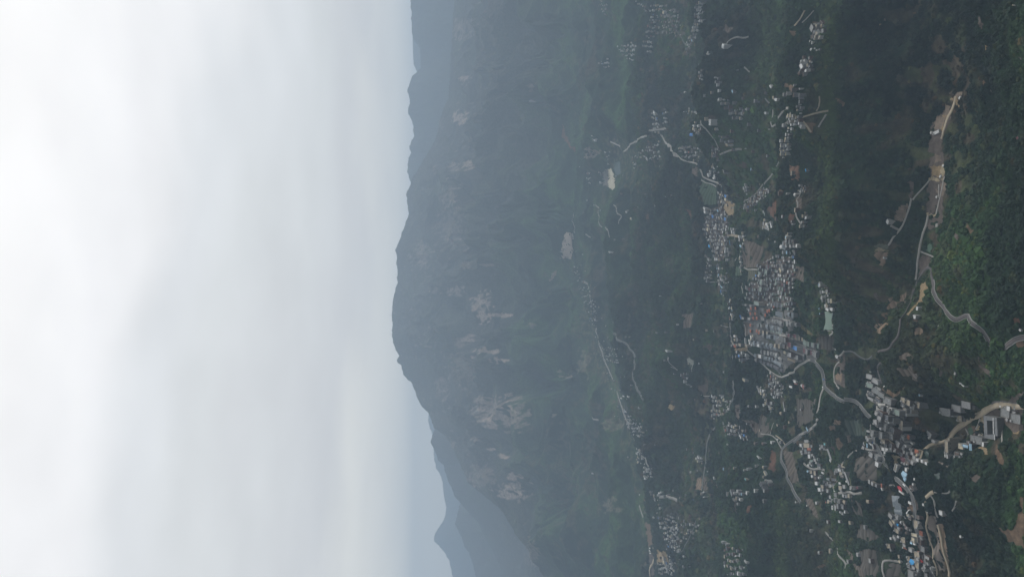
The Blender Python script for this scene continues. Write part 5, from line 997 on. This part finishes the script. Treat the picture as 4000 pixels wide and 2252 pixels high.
prism('outer_rim', PT([(1484,812),(1496,812),(1504,955),(1492,950)]), zt+.4, zt+1.3, HM['white'], cb, org)
footprints += [(q[0], q[1], 14) for q in w]+[(g[0], g[1], 30), ((w[0][0]+w[4][0])/2, (w[0][1]+w[4][1])/2, 22), ((w[1][0]+w[2][0])/2, (w[1][1]+w[2][1])/2, 22)]
# the red canopy by the road
g, w = blk('T4', [(480,265),(530,262),(580,300),(612,375),(598,432),(545,385),(490,330)], 5)
cn = bpy.data.objects.new('market_canopy', None); COL.objects.link(cn); cn.location = tuple(g)
tag(cn, 'crimson red canopy roof on posts beside the bend of the main road', 'canopy')
prism('canopy_roof', [tuple(q[:2]) for q in w], g[2]+5, g[2]+5.5, mat('crimson_sheet', (.48,.045,.06), .6, vary=.25, scale=.25), cn, tuple(g))
for q in w[::2]:
    x, y = q[0]*.97+g[0]*.03-g[0], q[1]*.97+g[1]*.03-g[1]; zz = float(hgt(q[0], q[1]))-g[2]
    b = MB(); b.box(x-.2, x+.2, y-.2, y+.2, zz-1, 4.98); b.build('post', TRIM, cn)
footprints += [(q[0], q[1], 5) for q in w]+[(g[0], g[1], 10)]
# masts on the summit ridge
steel = mat('mast_steel', (.30,.31,.33), .5, metal=.5)
for (px, py, top, lab) in ((1533,1231,1514,'tallest thin lattice mast on the highest point of the skyline'), (1537,1303,1526,'short thin mast a little below the summit on the skyline'), (1551,1072,1543,'small mast alone on the flat shoulder of the skyline')):
    a_, t_ = azel(px, py); rr_ = float(np.interp(py, [700,1500], [11600,11600])); x, y = rr_*math.sin(a_), rr_*math.cos(a_)
    z_ = float(hgt(x, y)); tz = CZ+azel(top, py)[1]*rr_; hm_ = max(25., tz-z_)
    root = bpy.data.objects.new('radio_mast', None); COL.objects.link(root); root.location = (x, y, z_); tag(root, lab, 'radio mast', 'masts on the skyline')
    b = MB()
    for sx_ in (-1, 1):
        for sy_ in (-1, 1): b.box(sx_*2.2-.6, sx_*2.2+.6, sy_*2.2-.6, sy_*2.2+.6, -12, hm_*.7)
    for k in range(6): zz = hm_*.7*(k+1)/6; b.box(-2.79, 2.79, -2.79, 2.79, zz-.5, zz)
    b.build('lattice_frame', steel, root)
    b = MB(); b.cyl(0, 0, hm_*.7, hm_, .9); b.build('antenna_pole', steel, root)
    b = MB(); b.box(-3.4, 3.4, -3.2, -2.85, hm_*.5, hm_*.5+4); b.build('dish_panel', TRIM, root)
# two courtyard trees and a few roadside ones that stand apart
leaf = mat('dark_leaves', (.03,.05,.028), .8, vary=.4, scale=.8); bark = mat('bark', (.10,.075,.055), .9)
def single_tree(t, x, y, s, lab):
    (a, b_), = PX(t, [(x, y)]); g = gp(a, b_, s*.6)
    root = bpy.data.objects.new('tree', None); COL.objects.link(root); root.location = tuple(g); tag(root, lab, 'tree', 'single trees standing apart')
    b = MB(); b.cyl(0, 0, -1, s*.6, s*.06, 8)
    for k in range(3): 
        a1 = k*2.1; b.cyl(math.cos(a1)*s*.12, math.sin(a1)*s*.12, s*.4, s*.8, s*.03, 6)
    b.build('trunk', bark, root)
    vv_, ff_ = [], []
    for k in range(420):
        d = np.random.RandomState(k+int(x)).randn(3); d /= np.linalg.norm(d); q = d*s*.5*random.uniform(.45, 1.0)*(1+.25*math.sin(3*d[0]+5*d[1])); q[2] = q[2]*.8+s*.85
        e1 = np.random.RandomState(k).randn(3)*s*.06; e2 = np.random.RandomState(k+999).randn(3)*s*.06; n = len(vv_)
        vv_ += [tuple(q-e1), tuple(q+e2), tuple(q+e1), tuple(q-e2)]; ff_.append((n, n+1, n+2, n+3))
    me = bpy.data.meshes.new('crown'); me.from_pydata(vv_, [], ff_); me.materials.append(leaf); o = bpy.data.objects.new('crown', me); COL.objects.link(o); o.parent = root
for a in [('T3',1185,580,9,'upper of two dark trees on the pale forecourt by the courtyard building'),('T3',1195,675,8,'lower of two dark trees on the pale forecourt by the courtyard building'),
          ('T3',1195,760,9,'dark tree at the low end of the forecourt beside the courtyard wing'),('T3',870,390,12,'round tree just above the pale dirt road junction'),
          ('T3',980,360,12,'broad tree between the dirt road and the grey three-storey house'),('T2',690,1090,13,'large dark tree between the main road and the yellow yard'),
          ('T2',690,930,13,'dark tree above the yellow yard beside white sheds'),('T2',930,1060,8,'small dark tree at the edge of the yellow yard'),
          ('T4',850,1020,8,'small tree at the lower edge of the tan bus yard'),('T4',1060,100,9,'lone tree near the bend above the tan hook-shaped track')]: single_tree(*a)
# vehicles
tyre = mat('tyre_rubber', (.02,.02,.02), .9); cgl = mat('car_glass', (.03,.035,.04), .1, spec=.7)
CARC = dict(white=(.75,.75,.74), silver=(.45,.46,.47), dark=(.06,.065,.07), red=(.45,.04,.03), blue=(.06,.12,.35)); CM = {k: mat('car_paint_'+k, v, .3, spec=.5) for k, v in CARC.items()}
def vehicle(t, x, y, ang_to, col, kind, lab, lift=1.1):
    (a, b_), (a2, b2) = PX(t, [(x, y), ang_to]); g = gp(a, b_, lift); g2 = gp(a2, b2, lift)
    Lc, Wc, Hc = dict(car=(4.6,1.9,1.5), van=(5.4,2.1,2.3), bus=(11.,2.6,3.2), truck=(8.5,2.5,3.1))[kind]
    root = bpy.data.objects.new('parked_'+kind if 'park' in lab else kind, None); COL.objects.link(root); root.location = (g[0], g[1], g[2]+lift); root.rotation_euler = (0, 0, math.atan2(g2[1]-g[1], g2[0]-g[0]))
    tag(root, lab, kind, kind+'s on the roads and yards')
    b = MB(); b.box(-Lc/2, Lc/2, -Wc/2, Wc/2, .35, .35+Hc*(.45 if kind == 'car' else .9)); b.build('body', CM[col], root)
    b = MB()
    if kind == 'car': b.box(-Lc*.32, Lc*.2, -Wc*.42, Wc*.42, .35+Hc*.45+.003, Hc); b.build('cabin', cgl, root); b = MB(); b.box(-Lc*.3, Lc*.16, -Wc*.4, Wc*.4, Hc+.003, Hc+.08); b.build('roof', CM[col], root)
    else: b.box(Lc/2+.003, Lc/2+.03, -Wc*.42, Wc*.42, Hc*.5, Hc*.85); b.build('windscreen', cgl, root); b = MB(); b.box(-Lc*.4, Lc*.42, -Wc/2-.03, -Wc/2-.003, Hc*.5, Hc*.78); b.build('side_windows', cgl, root)
    for i in (-1, 1):
        for j in (-1, 1):
            b = MB(); b.box(i*Lc*.32-.35, i*Lc*.32+.35, j*Wc*.5-.12, j*Wc*.5+.12, 0, .68); b.build('wheel', tyre, root)
for q in [('T2',750,1340,(800,1380),'white','van','white van driving down the main road beside the rimmed court'),('T2',440,1060,(500,1150),'silver','car','silver car on the main road just above the yellow yard'),
          ('T4',700,240,(740,280),'white','truck','white truck at the roadside above the crimson canopy'),('T4',730,265,(760,300),'white','car','white car just behind the truck above the crimson canopy'),
          ('T4',718,775,(760,775),'white','car','white car parked topmost beside the tan yard'),('T4',718,835,(760,835),'silver','car','silver car parked second from top beside the tan yard'),
          ('T4',718,868,(760,868),'white','car','white car parked lowest beside the tan yard'),('T4',800,1000,(800,1040),'white','bus','white bus parked left at the low edge of the tan yard'),
          ('T4',845,1005,(845,1045),'white','bus','white bus parked right at the low edge of the tan yard'),('T4',890,1015,(890,1050),'dark','car','dark car parked at the low corner of the tan yard'),
          ('T2',555,840,(600,870),'dark','car','dark car on the forecourt of the white sheds'),('T2',300,640,(350,700),'blue','car','blue car on the upper main road'),
          ('T3',1680,160,(1760,165),'white','truck','white truck standing on the broad dirt road near the rubble'),('T3',1250,330,(1320,290),'red','car','red car on the dirt road above the courtyard building'),
          ('T6',770,330,(790,360),'white','van','white van parked at the head of the long pale shed'),('T5',1180,1010,(1200,1050),'red','truck','red truck on the main road near the bright blue roof'),
          ('T5',1150,780,(1190,840),'white','car','white car on the main road by the large tan house'),('T1',485,1000,(520,1030),'white','van','white van parked between the stepped grey houses')]: vehicle(*q)

# ---------------------------------------------------------------- the forest: one mass of crowns on the slopes
clear = bare.copy()
for k_ in (1, 2, 3): clear[:, :-k_] |= bare[:, k_:]
def clear_disc(x, y, rad):
    a = math.atan2(x, y); q = math.hypot(x, y)
    i0, i1 = np.searchsorted(th, [a-(rad+2)/q, a+(rad+2)/q]); j0, j1 = np.searchsorted(r, [q-rad, q+rad])
    clear[max(i0-1, 0):i1, max(j0-1, 0):j1] = True
for p, w in road_pts:
    for (x, y) in p:
        q = math.hypot(x, y); clear_disc(x, y, w/2+1.2)
        if w > 6.4 or perlin(np.array([x/60]), np.array([y/60]), 62)[0] > -0.25: clear_disc(x*(1-4.5/q), y*(1-4.5/q), w/2+1.2)
for (x, y, rad) in footprints:
    q = math.hypot(x, y); clear_disc(x, y, rad*0.9)
def scatter(rlo, rhi, per_m2, size, seed):
    g = np.random.RandomState(seed)
    area = (th[None, 1:]-th[None, :-1]).T * ((r[1:]**2-r[:-1]**2)/2)[None, :]
    sel = (Rcell >= rlo) & (Rcell < rhi) & (np.abs(TH[:-1, :-1]) < math.radians(25.5)) & ~clear
    lam = area*per_m2*sel*np.clip(1-0.55*(n_c[:-1,:-1] > 0.35), 0, 1)*(1-0.85*mosaic[:-1,:-1])
    cnt = g.poisson(lam); i, j = np.nonzero(cnt); rep = cnt[i, j]; i = np.repeat(i, rep); j = np.repeat(j, rep)
    a = th[i]+(th[i+1]-th[i])*g.rand(len(i)); q = r[j]+(r[j+1]-r[j])*g.rand(len(i))
    x = q*np.sin(a); y = q*np.cos(a)
    s = size*np.exp(g.randn(len(i))*0.38)
    base = cov[i, j]*(np.exp(g.randn(len(i))*0.17))[:, None]*np.array([1.0, 1.0, 1.0])
    hue = g.rand(len(i)); base[hue > 0.93] *= np.array([1.9, 1.25, 0.9]); base[hue < 0.05] *= np.array([1.5, 1.5, 1.1])
    return x, y, hgt(x, y)+0.25*s, s, base
parts_ = [scatter(950, 2500, 1/48., 3.15, 1), scatter(2500, 4700, 1/150., 5.2, 2)]
fx, fy, fz, fs, fc = [np.concatenate([p[k] for p in parts_]) for k in range(5)]
print('CROWNS', len(fx))
me = bpy.data.meshes.new('forest'); me.vertices.add(len(fx)); me.vertices.foreach_set('co', np.stack([fx, fy, fz], 1).astype(np.float32).ravel())
a = me.attributes.new('size', 'FLOAT', 'POINT'); a.data.foreach_set('value', fs.astype(np.float32))
setcol(me, 'tint', fc)
forest = bpy.data.objects.new('forest', me); COL.objects.link(forest)
tag(forest, 'dense green forest covering the slopes and valley sides', kind='stuff')
cm = bpy.data.materials.new('forest_leaves'); cm.use_nodes = True; nt = cm.node_tree; b = nt.nodes['Principled BSDF']
b.inputs['Roughness'].default_value = 0.8; b.inputs['Specular IOR Level'].default_value = 0.2
at = nt.nodes.new('ShaderNodeAttribute'); at.attribute_type = 'INSTANCER'; at.attribute_name = 'tint'; nt.links.new(at.outputs['Color'], b.inputs['Base Color'])
ng = bpy.data.node_groups.new('forest_crowns', 'GeometryNodeTree')
ng.interface.new_socket('Geometry', in_out='INPUT', socket_type='NodeSocketGeometry'); ng.interface.new_socket('Geometry', in_out='OUTPUT', socket_type='NodeSocketGeometry')
gi = ng.nodes.new('NodeGroupInput'); go = ng.nodes.new('NodeGroupOutput'); gl = ng.links.new
ico = ng.nodes.new('GeometryNodeMeshIcoSphere'); ico.inputs['Radius'].default_value = 1.0; ico.inputs['Subdivisions'].default_value = 3
sp = ng.nodes.new('GeometryNodeSetPosition'); nzz = ng.nodes.new('ShaderNodeTexNoise'); nzz.inputs['Scale'].default_value = 1.7; nzz.inputs['Detail'].default_value = 2
vs = ng.nodes.new('ShaderNodeVectorMath'); vs.operation = 'SUBTRACT'; vs.inputs[1].default_value = (.5, .5, .5)
v2 = ng.nodes.new('ShaderNodeVectorMath'); v2.operation = 'SCALE'; v2.inputs['Scale'].default_value = 1.9
gl(nzz.outputs['Color'], vs.inputs[0]); gl(vs.outputs[0], v2.inputs[0]); gl(ico.outputs[0], sp.inputs['Geometry']); gl(v2.outputs[0], sp.inputs['Offset'])
smt = ng.nodes.new('GeometryNodeSetMaterial'); smt.inputs['Material'].default_value = cm; gl(sp.outputs[0], smt.inputs[0])
iop = ng.nodes.new('GeometryNodeInstanceOnPoints'); na = ng.nodes.new('GeometryNodeInputNamedAttribute'); na.data_type = 'FLOAT'; na.inputs[0].default_value = 'size'
rv = ng.nodes.new('FunctionNodeRandomValue'); rv.data_type = 'FLOAT_VECTOR'; rv.inputs[0].default_value = (-.4, -.4, 0); rv.inputs[1].default_value = (.4, .4, 6.28)
gl(gi.outputs[0], iop.inputs['Points']); gl(smt.outputs[0], iop.inputs['Instance']); gl(na.outputs['Attribute'], iop.inputs['Scale']); gl(rv.outputs[0], iop.inputs['Rotation'])
gl(iop.outputs[0], go.inputs[0])
md = forest.modifiers.new('crowns', 'NODES'); md.node_group = ng

# ---------------------------------------------------------------- the air
def box_mesh(name, x0, x1, y0, y1, z0, z1):
    v = [(x0,y0,z0),(x1,y0,z0),(x1,y1,z0),(x0,y1,z0),(x0,y0,z1),(x1,y0,z1),(x1,y1,z1),(x0,y1,z1)]
    f = [(0,3,2,1),(4,5,6,7),(0,1,5,4),(1,2,6,5),(2,3,7,6),(3,0,4,7)]
    me = bpy.data.meshes.new(name); me.from_pydata(v, [], f); return me
hm = bpy.data.materials.new('haze'); hm.use_nodes = True; nt = hm.node_tree; nt.nodes.clear()
o_ = nt.nodes.new('ShaderNodeOutputMaterial'); pv = nt.nodes.new('ShaderNodeVolumePrincipled')
pv.inputs['Color'].default_value = (.64, .81, 1.0, 1); pv.inputs['Density'].default_value = 7.6e-5; pv.inputs['Anisotropy'].default_value = 0.25
nt.links.new(pv.outputs[0], o_.inputs['Volume'])
me = box_mesh('haze', -13200, 13200, -300, 23300, float(H.min())-10, float(H.max())+70); me.materials.append(hm)
hz = bpy.data.objects.new('haze', me); COL.objects.link(hz); tag(hz, 'pale blue summer haze filling the valley air', kind='stuff')
